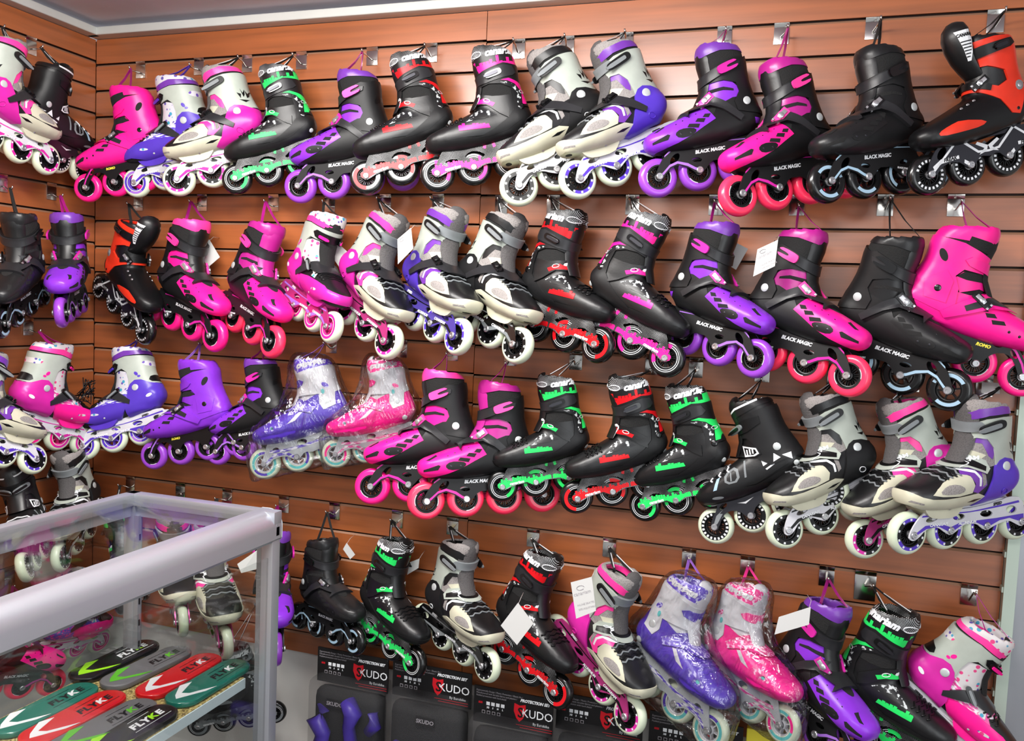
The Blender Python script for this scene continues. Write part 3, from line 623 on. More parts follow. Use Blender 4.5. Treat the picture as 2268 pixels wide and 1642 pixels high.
def bootA(strap='ratchet'):
    b = body('soft'); P = []
    P.append(('liner', MB().mesh(b.me, 'mesh').me('liner', 0), None))
    T(P, 'upper', [(1.2, [(150, 104), (90, 100), (40, 98), (0, 96), (-60, 112), (-125, 128), (-125, 170), (-40, 172), (12, 178), (30, 186), (80, 160), (150, 140)], 'leather'),
                   (1.8, [(100, 110), (84, 107), (50, 105), (22, 108), (16, 120), (22, 136), (34, 141), (46, 138), (60, 134), (76, 128), (90, 119)], 'cream'),
                   (2.2, sm([(90, 112), (70, 109), (44, 110), (36, 117), (52, 126), (74, 124)], 1), 'greymesh'),
                   (1.9, [(38, 140), (30, 150), (12, 154), (-8, 148), (-12, 118), (8, 106), (20, 110), (14, 122), (24, 138)], 'main'),
                   (2.3, [(36, 150), (10, 145), (0, 132), (2, 118), (6, 118), (5, 131), (13, 141), (36, 146)], 'print'),
                   (2.2, [(-2, 140), (-10, 136), (-10, 120), (-2, 116)], 'greymesh')], b, lambda mb: b.cut_top(mb, 2.5, [(74, 0), (66, 10), (44, 15), (18, 19), (18, -19), (44, -15), (66, -10)], 'leather'))
    T(P, 'sole', [(3.4, [(150, 100), (136, 118), (130, 115), (116, 107), (100, 103), (78, 102), (36, 104), (8, 106), (-12, 98), (0, 84), (24, 76), (50, 68), (74, 68), (96, 78), (112, 84), (132, 92)], 'cream'), (3.8, [(-2, 96), (16, 96), (30, 92), (14, 91)], 'black'), (3.8, [(114, 93), (132, 98), (130, 101), (114, 96)], 'greymesh')], b,
      lambda mb: b.disc(mb, 52, 82, 2.6, 'silver', 3.6, 1.4))
    P.append(('sole_block', MB().poly([(a*MM, c*MM) for a, c in sm([(14, 90), (106, 92), (96, 72), (82, 64), (38, 62), (24, 74)], 1)], [], -.024, .024, 'cream').me('sole_block'), None))
    T(P, 'collar', [(1.6, [(-130, 232), (-88, 236), (-50, 238), (-20, 236), (4, 228), (30, 212), (40, 300), (-130, 300)], 'greymesh'), (2.2, [(-130, 232), (-88, 236), (-50, 238), (-20, 236), (4, 228), (14, 222), (12, 234), (-6, 248), (-44, 252), (-86, 246), (-130, 244)], 'main')], b)
    T(P, 'ankle_panel', [(1.4, [(-44, 150), (-36, 186), (-18, 200), (20, 204), (40, 190), (16, 158), (-10, 146)], 'greymesh'), (1.9, [(-34, 176), (-26, 192), (-10, 200), (14, 202), (14, 192), (-12, 188), (-22, 166), (-30, 160)], 'main'), (1.8, [(-18, 168), (6, 178), (12, 166), (-4, 158)], 'cream')], b)
    T(P, 'cuff', [(4.2, [(14, 206), (26, 200), (30, 190), (12, 190), (-4, 198), (-18, 196), (-30, 180), (-34, 160), (-36, 142), (-60, 136), (-84, 150), (-125, 152), (-130, 226), (-80, 232), (-48, 233), (-18, 230), (0, 222), (14, 216)], 'cuffgrey')], b,
      lambda mb: [b.cut(mb, 4.6, [(x-8, z) for x, z in q], 'black') for q in ([(-70, 176), (-66, 196), (-70, 186), (-74, 194), (-73, 182)], [(-76, 174), (-74, 192), (-78, 184), (-82, 190), (-80, 176)], [(-64, 174), (-58, 188), (-66, 184)], [(-80, 168), (-60, 172), (-72, 164)])])
    T(P, 'heel_cup', [(5.4, [(-33, 148), (-42, 158), (-54, 162), (-72, 158), (-88, 150), (-130, 134), (-130, 78), (-66, 76), (-10, 74), (10, 82), (-9, 98), (-22, 124)], 'heel')], b,
      lambda mb: (b.disc(mb, -56, 146, 8.5, 'rivet', 6, 2), b.ring(mb, -52, 106, 7, 4.5, 15, 'ringc', 6, .8)))
    T(P, 'cuff_strap', [(8.0, [(70, 190), (30, 190), (14, 204), (-6, 210), (-12, 220), (-6, 226), (18, 222), (70, 214)], 'grey')], b)
    strap_buckle(P, 'cuff_strap', b, -26, 218, -14, 48, 17, 'black', 5, 'grey', 'clip')
    if strap == 'ratchet':
        T(P, 'ankle_strap', [(9.0, [(56, 146), (20, 148), (-8, 132), (-40, 112), (-46, 120), (-18, 146), (10, 166), (44, 180), (66, 182)], 'strap')], b)
        strap_buckle(P, 'ankle_strap', b, 14, 158, -22, 30, 14, 'blackg', 9, 'black')
    else:
        T(P, 'ankle_strap', [(5.6, [(80, 144), (50, 150), (20, 150), (-10, 138), (-20, 146), (-14, 160), (20, 174), (52, 178), (80, 176)], 'cuffgrey'), (6.1, [(80, 149), (50, 154), (20, 154), (-8, 143), (-13, 150), (18, 168), (52, 173), (80, 171)], 'black')], b,
          lambda mb: (b.text(mb, 'CANARIAM', 8.5, 16, 160, -10, 'print', 6.6, sides=(1,)), b.text(mb, 'CANARIAM', 8.5, 16, 160, 10, 'print', 6.6, sides=(-1,))))
    lb = MB(); laces(b, lb, (38, 46, 54, 62, 70), 'black', 'grey'); P.append(('laces', lb.me('laces', 0), None))
    P.append(('tongue', tongue(b, 'darkmesh').me('tongue'), None))
    return P
def bootE(adult=False):
    b = body('kid'); P = []
    P.append(('liner', MB().mesh(b.me, 'mesh').me('liner', 0), None))
    T(P, 'upper', [(1.4, [(150, 112), (60, 118), (0, 116), (-60, 112), (-150, 128), (-150, 178), (-40, 172), (12, 178), (30, 186), (80, 160), (150, 140)], 'strp'), (1.9, [(150, 112), (92, 118), (62, 122), (50, 132), (70, 142), (92, 144), (150, 136)], 'leather'), (2.0, [(46, 126), (40, 140), (10, 158), (4, 148), (30, 134), (28, 128)], 'floral')], b)
    T(P, 'sole', [(3.2, [(150, 116), (100, 118), (88, 122), (60, 124), (20, 124), (-24, 118), (-24, 104), (-8, 88), (18, 68), (42, 68), (76, 84), (100, 92), (150, 96)], 'main')], b, lambda mb: (b.disc(mb, 38, 92, 2.6, 'rivet', 3.4, 1.4), b.cut(mb, 3.6, ell(60, 104, 12, 3, 10), 'floral')))
    P.append(('sole_block', MB().poly([(a*MM, c*MM) for a, c in sm([(4, 92), (96, 94), (84, 74), (70, 66), (30, 64), (16, 74)], 1)], [], -.024, .024, 'main').me('sole_block'), None))
    T(P, 'collar', [(1.8, [(-150, 236), (-90, 240), (-40, 246), (10, 240), (40, 236), (40, 300), (-150, 300)], 'floral'), (2.4, [(-150, 234), (-90, 236), (-44, 240), (0, 236), (20, 228), (20, 240), (-4, 248), (-44, 254), (-90, 246), (-150, 244)], 'trim')], b)
    T(P, 'ankle_panel', [(1.5, [(-46, 160), (-44, 196), (-24, 204), (40, 204), (40, 160), (-10, 140)], 'floral')], b)
    T(P, 'cuff', [(4.2, [(30, 232), (30, 206), (-6, 206), (-30, 208), (-42, 196), (-44, 176), (-40, 152), (-66, 160), (-86, 152), (-150, 160), (-150, 228), (-90, 232), (-46, 238), (0, 234)], 'cuffgrey')], b,
      lambda mb: (b.cut(mb, 4.6, ell(-96, 210, 12, 7, 10), 'floral'), b.cut(mb, 4.6, ell(-66, 186, 6, 4, 60), 'accent'), b.cut(mb, 4.6, ell(-72, 178, 4, 3, 0), 'accent'), b.cut(mb, 4.6, sm([(-92, 160), (-98, 178), (-122, 176), (-122, 156)], 1), 'black')))
    T(P, 'heel_cup', [(5.4, [(-38, 150), (-46, 162), (-60, 170), (-76, 168), (-96, 156), (-150, 142), (-150, 96), (-92, 92), (-60, 78), (-20, 80), (-22, 108), (-32, 130)], 'heel')], b,
      lambda mb: (b.disc(mb, -58, 150, 8.5, 'rivet', 6, 2), b.cut(mb, 5.8, ell(-90, 122, 8, 4, -20), 'print')))
    T(P, 'cuff_strap', [(6.6, [(60, 204), (8, 206), (-16, 212), (-22, 222), (-14, 228), (8, 224), (60, 224)], 'black')], b)
    strap_buckle(P, 'cuff_strap', b, -6, 216, -8, 30, 15, 'black', 6.4, 'accent', 'clip')
    T(P, 'ankle_strap', [(7.0, [(50, 140), (16, 140), (-14, 122), (-36, 110), (-40, 120), (-18, 142), (10, 162), (44, 172), (62, 172)], 'strap')], b)
    strap_buckle(P, 'ankle_strap', b, 0, 144, -34, 34, 12, 'blackg', 7, 'grey', 'clip')
    lb = MB(); laces(b, lb, (36, 46, 56, 66), 'black'); P.append(('laces', lb.me('laces', 0), None))
    P.append(('tongue', tongue(b, 'mesh').me('tongue'), None))
    return P
def bootF():
    b = body('std'); P = []
    P.append(('liner', MB().mesh(b.me, 'leather').me('liner', 0), None))
    T(P, 'shell', [(2.2, [(150, 60), (150, 140), (60, 172), (30, 178), (10, 166), (-30, 160), (-125, 160), (-125, 60)], 'black')], b,
      lambda mb: (b.cut(mb, 2.9, sm([(104, 107), (83, 115), (61, 120), (8, 109), (20, 101), (60, 99), (101, 99)], 1), 'orange'), [b.disc(mb, x, z, 1.5, 'blackg', 2.2, .8, n=8) for i in range(5) for j, (x, z) in enumerate(((-20+i*9, 130+i*2), (-16+i*9, 140+i*2), (-24+i*9, 120+i*1.5)))],
                  [b.disc(mb, x, z, 3, 'silver', 2.4, 1.6, n=10) for x, z in ((34, 150), (48, 146), (20, 156))]))
    T(P, 'cuff', [(4.4, [(60, 226), (60, 240), (14, 250), (-30, 252), (-58, 250), (-125, 240), (-125, 150), (-80, 150), (-60, 108), (-44, 112), (-26, 140), (6, 162), (40, 176), (80, 176), (80, 188), (40, 192), (6, 178), (-26, 164), (-46, 172), (-42, 190), (-14, 204), (20, 208), (60, 202)], 'orange')], b,
      lambda mb: (b.disc(mb, -66, 158, 9, 'grey', 5, 2), b.disc(mb, -66, 158, 5, 'silver', 7, 1.5), b.disc(mb, -56, 118, 3, 'black', 5, 1)))
    T(P, 'cuff_strap', [(7.5, [(80, 210), (40, 212), (-2, 220), (-58, 228), (-70, 234), (-62, 244), (-5, 240), (44, 232), (80, 232)], 'black')], b)
    strap_buckle(P, 'cuff_strap', b, -40, 234, -8, 26, 14, 'blackg', 7, 'darkmetal', 'clip')
    T(P, 'ankle_strap', [(7.0, [(80, 180), (44, 182), (10, 170), (-10, 160), (-14, 170), (10, 184), (44, 198), (80, 196)], 'black')], b)
    strap_buckle(P, 'ankle_strap', b, 6, 178, -24, 32, 13, 'black', 7)
    m = tongue(b, 'leather', [(-8, 186, 24, 10), (2, 204, 26, 14), (10, 222, 28, 18), (16, 244, 30, 21), (18, 264, 30, 22), (17, 281, 28, 19), (14, 292, 20, 12), (12, 296, 8, 5)])
    P.append(('tongue', m.me('tongue'), None)); tb = Body.__new__(Body); tb.bvh = BVHTree.FromPolygons([Vector(v) for v in m.v], m.f)
    for sd in (1, -1):
        t = MB(); f = lambda u, w, l: tb.hit(u*MM, w*MM, sd, 0)[0]+Vector((0, sd*l*MM, 0))
        def rowq(w0, w1, u0, u1, v0, v1, l, r):
            n = 5; t.add([f(u0+(u1-u0)*k/n, w0, l) for k in range(n+1)]+[f(v0+(v1-v0)*k/n, w1, l) for k in range(n+1)], [(k, k+1, n+2+k, n+1+k) for k in range(n)], r, False)
        for k in range(8): rowq(276-k*7, 269-k*7, 0+k*1.2, 30-k*2.0, 0+(k+1)*1.2, 30-(k+1)*2.0, 1.0, 'print')
        for k in range(6): rowq(256-k*5.5, 254-k*5.5, 6+k*1.0, 24-k*1.6, 6+k*1.0, 24-k*1.6, 1.5, 'black')
        vs, fs = text_flat('CANARIAM', .0088, .2, .0005)
        t.add([f(15+(-a if sd > 0 else a)*620, 267+b_*900, 1.6) for a, b_, _ in vs], fs, 'black', False)
        P.append(('tongue_badge', t.me('tongue_badge', 0), 'tongue'))
    return P
def bootG():
    b = body('std'); P = []
    P.append(('liner', MB().mesh(b.me, 'leather').me('liner', 0), None))
    T(P, 'upper', [(1.4, [(150, 100), (90, 96), (40, 98), (0, 96), (-60, 112), (-125, 128), (-125, 170), (-40, 172), (12, 178), (30, 186), (80, 160), (150, 140)], 'leather')], b,
      lambda mb: [b.cut(mb, t, q, r) for t, q, r in ((2.0, sm([(28, 110), (60, 112), (56, 134), (24, 142)], 1), 'grey'), (2.4, sm([(33, 114), (55, 116), (51, 130), (30, 137)], 1), 'leather'), (2.8, [(44, 116), (47, 116), (43, 132), (40, 133)], 'grey'), (2.0, [(80, 108), (88, 108), (74, 128), (66, 130)], 'paleblue'), (2.0, [(14, 114), (18, 114), (10, 146), (6, 146)], 'grey'), (2.0, [(-24, 140), (-38, 128), (-24, 124)], 'print'), (2.0, [(-26, 118), (-46, 124), (-46, 121), (-28, 115)], 'print'))])
    T(P, 'sole', [(3.2, [(150, 60), (150, 112), (118, 112), (92, 106), (56, 104), (30, 98), (4, 94), (-20, 98), (-44, 104), (-125, 112), (-125, 60)], 'blackm'), (3.6, ell(84, 92, 12, 3, 10), 'grey')], b, lambda mb: b.disc(mb, -84, 112, 5.5, 'rivet', 3.6, 2))
    T(P, 'collar', [(1.8, [(-125, 238), (-60, 240), (10, 228), (40, 224), (40, 300), (-125, 300)], 'leather'), (2.2, [(-60, 250), (-10, 246), (8, 238), (8, 241), (-10, 250), (-60, 254)], 'print')], b)
    T(P, 'cuff', [(3.8, [(-125, 124), (-70, 124), (-40, 122), (-20, 140), (-22, 168), (-12, 186), (10, 190), (40, 186), (40, 212), (0, 222), (-50, 232), (-125, 232)], 'blackm')], b,
      lambda mb: (b.disc(mb, -62, 152, 7.5, 'rivet', 4.6, 2), b.cut(mb, 4.2, [(-66, 134), (-82, 120), (-84, 134)], 'print'), b.cut(mb, 4.2, [(-46, 126), (-62, 130), (-52, 142)], 'print')))
    T(P, 'cuff_strap', [(6.2, [(70, 196), (6, 196), (-20, 198), (-50, 206), (-52, 220), (-20, 222), (20, 216), (70, 216)], 'black')], b)
    strap_buckle(P, 'cuff_strap', b, -4, 208, -6, 44, 13, 'grey', 6.8, 'black', 'clip')
    T(P, 'ankle_strap', [(5.6, [(80, 150), (50, 154), (20, 156), (-16, 146), (-30, 148), (-28, 162), (10, 180), (50, 182), (80, 180)], 'leather'), (6.0, [(4, 152), (-16, 148), (-26, 150), (-24, 162), (2, 174)], 'print'), (6.3, [(1, 155), (-14, 151), (-22, 153), (-21, 160), (0, 170)], 'black')], b,
      lambda mb: [b.cut(mb, 6.6, [(-16+k*6, 153), (-18+k*6, 164), (-15+k*6, 165), (-13+k*6, 154)], 'print') for k in range(3)])
    lb = MB(); laces(b, lb, (44, 54, 64, 74, 84), 'black', 'print'); P.append(('laces', lb.me('laces', 0), None))
    P.append(('tongue', tongue(b, 'leather').me('tongue'), None))
    return P
def bootH():
    b = body('soft'); P = []
    P.append(('liner', MB().mesh(b.me, 'white').me('liner', 0), None))
    T(P, 'shell', [(2.2, [(150, 60), (150, 140), (60, 170), (20, 180), (-10, 162), (-50, 176), (-125, 196), (-125, 60)], 'main')], b,
      lambda mb: (b.cut(mb, 2.7, sm([(96, 112), (70, 124), (50, 132), (46, 118), (70, 108)], 1), 'glit'), b.cut(mb, 2.7, ell(30, 142, 10, 6, -20), 'glit'), b.cut(mb, 2.7, [(40, 118), (8, 140), (0, 138), (20, 122)], 'white'), b.cut(mb, 2.7, ell(76, 116, 4, 4), 'teal'), b.disc(mb, -74, 108, 6.5, 'rivet', 3, 2),
                  [b.disc(mb, x, z, 1.6, 'white', 2.6, .8, n=8) for x, z in ((30, 152), (44, 148), (58, 143), (88, 128), (94, 122))]))
    T(P, 'collar', [(1.8, [(-125, 228), (-60, 230), (-10, 226), (40, 216), (40, 300), (-125, 300)], 'glit'), (2.3, [(-125, 226), (-60, 228), (-10, 224), (40, 214), (40, 220), (-10, 232), (-60, 236), (-125, 234)], 'white')], b,
      lambda mb: b.text(mb, 'canariam', 18, -40, 247, 0, 'white', 2.6, .3, .0014))
    T(P, 'cuff', [(4.2, [(-125, 180), (-82, 170), (-78, 140), (-50, 134), (-42, 150), (-46, 172), (-10, 176), (40, 176), (40, 216), (0, 222), (-40, 230), (-125, 232)], 'white')], b,
      lambda mb: (b.disc(mb, -60, 150, 8, 'rivet', 5, 2), b.cut(mb, 4.6, ell(-64, 190, 9, 5, 40), 'glit'), b.cut(mb, 4.6, ell(-56, 176, 4, 6, 0), 'teal')))
    T(P, 'cuff_strap', [(6.6, [(70, 186), (20, 190), (-10, 200), (-16, 208), (-6, 214), (24, 208), (70, 208)], 'main')], b)
    T(P, 'ankle_strap', [(6.2, [(80, 146), (46, 148), (16, 148), (-20, 132), (-30, 142), (-10, 160), (30, 174), (80, 172)], 'glit')], b)
    lb = MB(); laces(b, lb, (44, 54, 64, 74), 'main'); P.append(('laces', lb.me('laces', 0), None))
    P.append(('tongue', tongue(b, 'white').me('tongue'), None))
    return P
def wrap_mesh():
    b = body('soft'); bm = bmesh.new()
    for v in list(b.me.vertices)[::6]: bm.verts.new(v.co*1.0+v.normal*.009)
    R = random.Random(4)
    for x in (-.156, -.12, 0, .12, .156):
        for z in (.002, .038, .085):
            for y in (-.022, .022): bm.verts.new((x+R.uniform(-.004, .004), y, z))
    for k in range(6): bm.verts.new((-.04+R.uniform(-.05, .05), R.uniform(-.02, .02), .286+R.uniform(-.01, .012)))
    r = bmesh.ops.convex_hull(bm, input=bm.verts[:]); bmesh.ops.delete(bm, geom=[g for g in r['geom_interior'] if isinstance(g, bmesh.types.BMVert)], context='VERTS')
    me = bpy.data.meshes.new('w'); bm.to_mesh(me); bm.free(); o = link('w', me)
    m = o.modifiers.new('r', 'REMESH'); m.mode = 'VOXEL'; m.voxel_size = .006
    dg = bpy.context.evaluated_depsgraph_get(); dg.update(); m2 = bpy.data.meshes.new_from_object(o.evaluated_get(dg)); bpy.data.objects.remove(o)
    # pull the film in against boot and frame, leave creases
    for v in m2.vertices:
        h = b.bvh.find_nearest(v.co); d = (v.co-h[0]).length
        if v.co.z > .09 and d > .012: v.co = v.co.lerp(h[0], min(.75, (d-.012)/max(d, 1e-5)*.7))
        if v.co.z <= .1: v.co.y *= .86 if abs(v.co.y) > .03 else 1
        n = noise.noise(v.co*34)+.5*noise.noise(v.co*90); v.co += v.normal*n*.0035
    mb = MB().mesh(m2, 'wrapfilm'); return mb.me('plastic_wrap', 0)

# ------------------------------------------------------------------ skate variants: boot recipe, frame, wheels, role swaps
VAR = {}
def variant(key):
    """list of (name, mesh, parent name) for a colour variant of a boot kind, made once"""
    if key in VAR: return VAR[key]
    t, v = key.split('/'); W = None
    if t == 'B':
        sw, st, wh = {'purple': (dict(main='purple', main2='purple', satin='satinpurple', satin2='leather', accent='magenta'), 'lilac', ('solid', 'tpurple')),
              'pink': (dict(main='pink', main2='pink', satin='satinpink', satin2='leather', accent='satinpink'), 'magenta', ('solid', 'tpink')),
              'pinkcoral': (dict(main='pink', main2='satinmagenta', satin='satinmagenta', satin2='leather', accent='satinpink'), 'magenta', ('solid', 'coral')),
              'magenta': (dict(main='pink', main2='satinmagenta', satin='satinmagenta', satin2='satinmagenta', accent='satinpink'), 'magenta', ('solid', 'coral')),
              'black': (dict(main='charcoal', main2='charcoal', satin='charcoal', satin2='leather', accent='blackg'), 'paleblue', ('ring', 'tblack', 'black', 'paleblue', 'black'))}[v]
        base = 'B'; fr = frameB(st=st)
    elif t == 'D':
        sw = dict(main={'pink': 'pink', 'purple': 'purple'}[v], vent='pit'); wh = ('solid', {'pink': 'tpink', 'purple': 'tpurple'}[v]); fr = frameD({'pink': 'magenta', 'purple': 'lilac'}[v]); base = 'D'
    elif t == 'C':
        m = {'green': 'neon', 'red': 'red', 'magenta': 'pink', 'plain': 'grey'}[v]
        sw = dict(main=m); fr = frameC(m); wh = ('arc', 'tblack', 'black', m); base = 'C'
    elif t in 'Aa':
        dk = v.endswith('2'); v = v.rstrip('2')
        m, h, st = {'pink': ('satinpink', 'magenta', 'magenta'), 'purple': ('satinpurple', 'violet', 'violet'), 'black': ('leather', 'blackm', 'black')}[v]
        sw = dict(main=m, heel=h, ringc='print' if v == 'black' else h); base = t
        fr = frameA({'pink': 'framepink', 'purple': 'frameviolet', 'black': 'blackg'}[v], 'grey' if v == 'black' else 'black') if dk else frameA('white', st); wh = ('tick', 'twhite', 'black', {'pink': 'magenta', 'purple': 'violet', 'black': 'black'}[v], 'print')
    elif t == 'E':
        m, h, fl, st, tr, ac = {'blue': ('violet', 'violet', 'floralpurple', 'strpurple', 'satinpurple', 'violet'), 'pink': ('pink', 'magenta', 'floralpink', 'strpink', 'satinpink', 'pink'),
                  'kidpink': ('magenta', 'magenta', 'floralpink', 'leather', 'satinpink', 'pink'), 'glitter': ('pink', 'glitter', 'floralpink', 'glitter', 'glitter', 'teal')}[v]
        sw = dict(main=m, heel=h, floral=fl, strp=st, trim=tr, accent=ac); base = 'E'
        fr = frameA('framepink' if v == 'kidpink' else 'white', {'blue': 'violet', 'kidpink': 'lilac'}.get(v, 'magenta')); wh = ('ring', 'twhite', 'hubviolet' if v == 'blue' else 'hubpink', 'violet' if v == 'blue' else 'magenta', 'lilac' if v == 'blue' else 'pink')
    elif t == 'F': sw = {}; fr = frameF(); wh = ('ringtext', 'tblack'); base = 'F'
    elif t == 'G': sw = {}; fr = frameG(); wh = ('ringtext', 'twhite'); base = 'G'
    elif t == 'H':
        sw = dict(main='purple' if v == 'purple' else 'pink', glit='glitterv' if v == 'purple' else 'glitterp'); base = 'H'
        if v == 'purple': sw['main'] = 'violet'
        fr = frameH('strpurple' if v == 'purple' else 'strpink'); wh = ('ring', 'twhite', 'white', 'teal', 'violet' if v == 'purple' else 'pink')
    if ('boot', base) not in VAR:
        VAR[('boot', base)] = {'A': bootA, 'a': lambda: bootA('velcro'), 'B': bootB, 'C': bootC, 'D': bootD, 'E': bootE, 'F': bootF, 'G': bootG, 'H': bootH}[base]()
    if wh not in VAR: VAR[wh] = wheel(*wh)
    if base == 'H':
        if 'wrap' not in VAR: mat('wrapfilm', (.97, .97, .97), .12, kind='wrap'); VAR['wrap'] = wrap_mesh()
        W = VAR['wrap']
    VAR[key] = ([(n, revar(me, sw), sub) for n, me, sub in VAR[('boot', base)]], fr, VAR[wh], W)
    return VAR[key]
PROTO = {}
for _r in ('main', 'main2', 'satin', 'satin2', 'accent', 'vent', 'heel', 'ringc', 'floral', 'strp', 'trim', 'glit'):
    BASE.setdefault(_r, lambda: mat('unassigned', (.5, .5, .5)))
def copy_tree(o, parent=None):
    c = o.copy(); COL.objects.link(c); c.parent = parent
    for ch in o.children: copy_tree(ch, c)
    return c
def make_skate(key, ribbon):
    """an Empty at the skate's base that parents its parts"""
    if key in PROTO: root = copy_tree(PROTO[key])
    else:
        parts, fr, (wt, wh, wb), W = variant(key)
        root = link('inline_skate', None); made = {}
        for n, me, sub in parts: made[n if not sub else n+sub] = link(n, me, made[sub] if sub else root)
        link('frame', fr, root)
        for k in range(4):
            w = link('wheel', wt, root, ((118.5-79*k)*MM, 0, .038)); w.rotation_euler = (0, random.Random(k+len(PROTO)).uniform(0, 6), 0)
            link('hub', wh, w); link('axle_bolt', wb, w)
        if W: link('plastic_wrap', W, root)
        PROTO[key] = root
    return root
# ------------------------------------------------------------------ the room
P_ = .075
W3 = {}
mat('slat wood', (.70, .395, .215), .34, kind='wood', coat=.85); mat('groove wood', (.20, .11, .07), .7); mat('slat edge wood', (.62, .46, .36), .5)
mat('white wall', (.91, .90, .88), .6, kind='wall'); mat('ceiling paint', (.86, .84, .88), .8, kind='wall'); mat('cornice plaster', (.86, .87, .85), .6, kind='wall')
mat('floor tile', (.22, .19, .18), .35, kind='wall'); mat('aluminium', (.72, .73, .76), .34, .6); mat('aluminium dark', (.60, .61, .63), .4, .5)
mat('grey green metal', (.76, .82, .76), .4, .1); mat('grey strip', (.66, .67, .69), .3, .4)
mat('chrome', (.78, .77, .75), .16, 1.); mat('glass pane', (.985, .99, .988), .03, kind='glass'); mat('chipboard', (.66, .58, .34), .7, kind='chip'); mat('shelf edge', (.80, .86, .88), .4)
mat('card paper', (.80, .80, .79), .6); mat('board black', (.03, .03, .035), .2, coat=.4); mat('board grey', (.40, .40, .41), .4, coat=.2); mat('board red', (.80, .05, .08), .2, coat=.4); mat('board teal', (.08, .42, .36), .2, coat=.4)
mat('chevron lime', (.62, .90, .12), .4); mat('chevron green', (.36, .72, .16), .4); mat('card black', (.045, .04, .045), .4); mat('pad violet', (.26, .20, .55), .4, kind='plastic'); mat('pad black', (.07, .07, .075), .85, kind='fabric')
mat('shield red', (.78, .07, .13), .4); mat('print grey', (.62, .60, .62), .5); mat('net', (.35, .35, .36), .8, kind='trans', alpha=.16); mat('cord', (.75, .72, .70), .6); mat('yellow card', (.90, .84, .22), .5)
def structure(o): o['kind'] = 'structure'; return o
def slats(name, x0, x1, dz, zlow, axis='B', zt=.068):
    mb = MB(); zs = []; i = 0; top = zt
    while True:
        lo = -i*P_ + dz
        if lo < zlow: lo = zlow
        hi = top
        def bx(a, b, z0, z1, d0, d1, r):
            c = ((a+b)/2, (d0+d1)/2, Z0+(z0+z1)/2); d = (b-a, d1-d0, z1-z0); mb.box(c, d, r)
        n0 = len(mb.f); bx(x0, x1, lo, hi, 0, .0045, 'slat wood')
        if i: mb.add([(x0, .0002, Z0+hi-.0002), (x1, .0002, Z0+hi-.0002), (x1, .0045, Z0+hi+.0050), (x0, .0045, Z0+hi+.0050), (x0, .0045, Z0+hi-.0002), (x1, .0045, Z0+hi-.0002)], [(0, 1, 2, 3), (3, 2, 5, 4), (0, 3, 4), (1, 5, 2)], 'slat edge wood', False)
        bx(x0, x1, lo+.007, hi-.007 if hi-lo > .03 else hi, .0045, .0125, 'slat edge wood')
        top = lo-.0095; i += 1
        if lo <= zlow: break
    mb.box(((x0+x1)/2, .0165, Z0+(zt+zlow)/2), (x1-x0+.03, .008, zt-zlow), 'groove wood')
    if axis == 'L': mb.xf(Matrix(((0, -1, 0, 0), (1, 0, 0, 0), (0, 0, 1, 0), (0, 0, 0, 1))))
    return structure(link(name, mb.me(name, 0)))
slats('wall_back', 0.002, 1.2134, 0, -1.635); o = slats('wall_back', 1.2154, 2.430, -.003, -1.635)
slats('wall_left', -3.2, -.0005, .011, -1.635, 'L')
slats('wall_right', 2.512, 3.7, -.022, -1.635)
def bxs(name, c, d, r, bev=0, kind=True):
    o = link(name, MB().box(c, d, r, bev=bev).me(name, 0))
    if kind: structure(o)
    return o
bxs('wall_back', (1.9, .0375, Z0-1.1675-.5), (4.2, .03, 3.36-.065), 'white wall')
bxs('wall_left', (-.0375, -1.6, Z0-1.1675-.5), (.03, 3.26, 3.36-.065), 'white wall')
bxs('floor', (1.8, -1.6, -.02), (4.4, 3.6, .04), 'floor tile')
bxs('ceiling', (1.8, -1.6, CEIL+.03), (4.4, 3.6, .03), 'ceiling paint')
bxs('trim_1', (1.85, -.013, Z0+.0805), (3.7, .05, .022), 'cornice plaster', .003)
bxs('trim_2', (.013, -1.62, Z0+.0805), (.05, 3.2, .022), 'cornice plaster', .003)
mb = MB(); mb.box((2.4425, -.004, Z0-.8), (.023, .034, 1.74), 'grey green metal')
for i in range(22): mb.box((2.4305, -.008, Z0-i*P_-.004), (.006, .020, .012), 'grey green metal')
structure(link('trim_3', mb.me('trim_3', 0)))
bxs('trim_4', (2.483, .002, Z0-.8), (.056, .03, 1.74), 'grey strip')

# ------------------------------------------------------------------ hooks
HOOKS = None
def thing(o, label, cat, group=None):
    o['label'] = label; o['category'] = cat
    if group: o['group'] = group
    return o
def hook(side, h, g, tip, label, wide=.032, group='chrome hooks on the slatted walls'):
    """clip plate in a groove with a wire prong; tip in world space"""
    dz = {'B': 0 if h < 1.2144 else -.003, 'L': .011}[side]; z = Z0-g*P_+dz
    root = link('slatwall_hook', None); root.location = (h, 0, z) if side == 'B' else (0, h, z)
    if side == 'L': root.rotation_euler = (0, 0, math.pi/2)
    mb = MB(); mb.box((0, -.0022, -.030-(.010 if wide > .04 else 0)), (wide, .0016, .036+(.020 if wide > .04 else 0)), 'chrome', bev=.0004)
    mb.box((0, -.0015, -.0065), (wide, .003, .010), 'chrome', Euler((.35, 0, 0)), bev=.0004); mb.box((0, .002, -.004), (wide, .008, .0014), 'chrome')
    link('plate', mb.me('plate', 30), root)
    root_m = Matrix.Translation(root.location) @ root.rotation_euler.to_matrix().to_4x4()
    t = root_m.inverted() @ Vector(tip); d = (t-Vector((0, 0, -.028)))
    if t.y > -.03: t.y = -.03
    pts = [Vector((0, -.002, -.034)), Vector((0, -.010, -.034)), t+Vector((-.2*t.x, .012, -.0035)), t+Vector((0, 0, -.004)), t+Vector((0, -.006, -.001)), t+Vector((0, -.009, .006))]
    link('prong', MB().tube(pts, .0021, 'chrome', 8).me('prong', 0), root)
    return thing(root, label, 'wall hook', group)

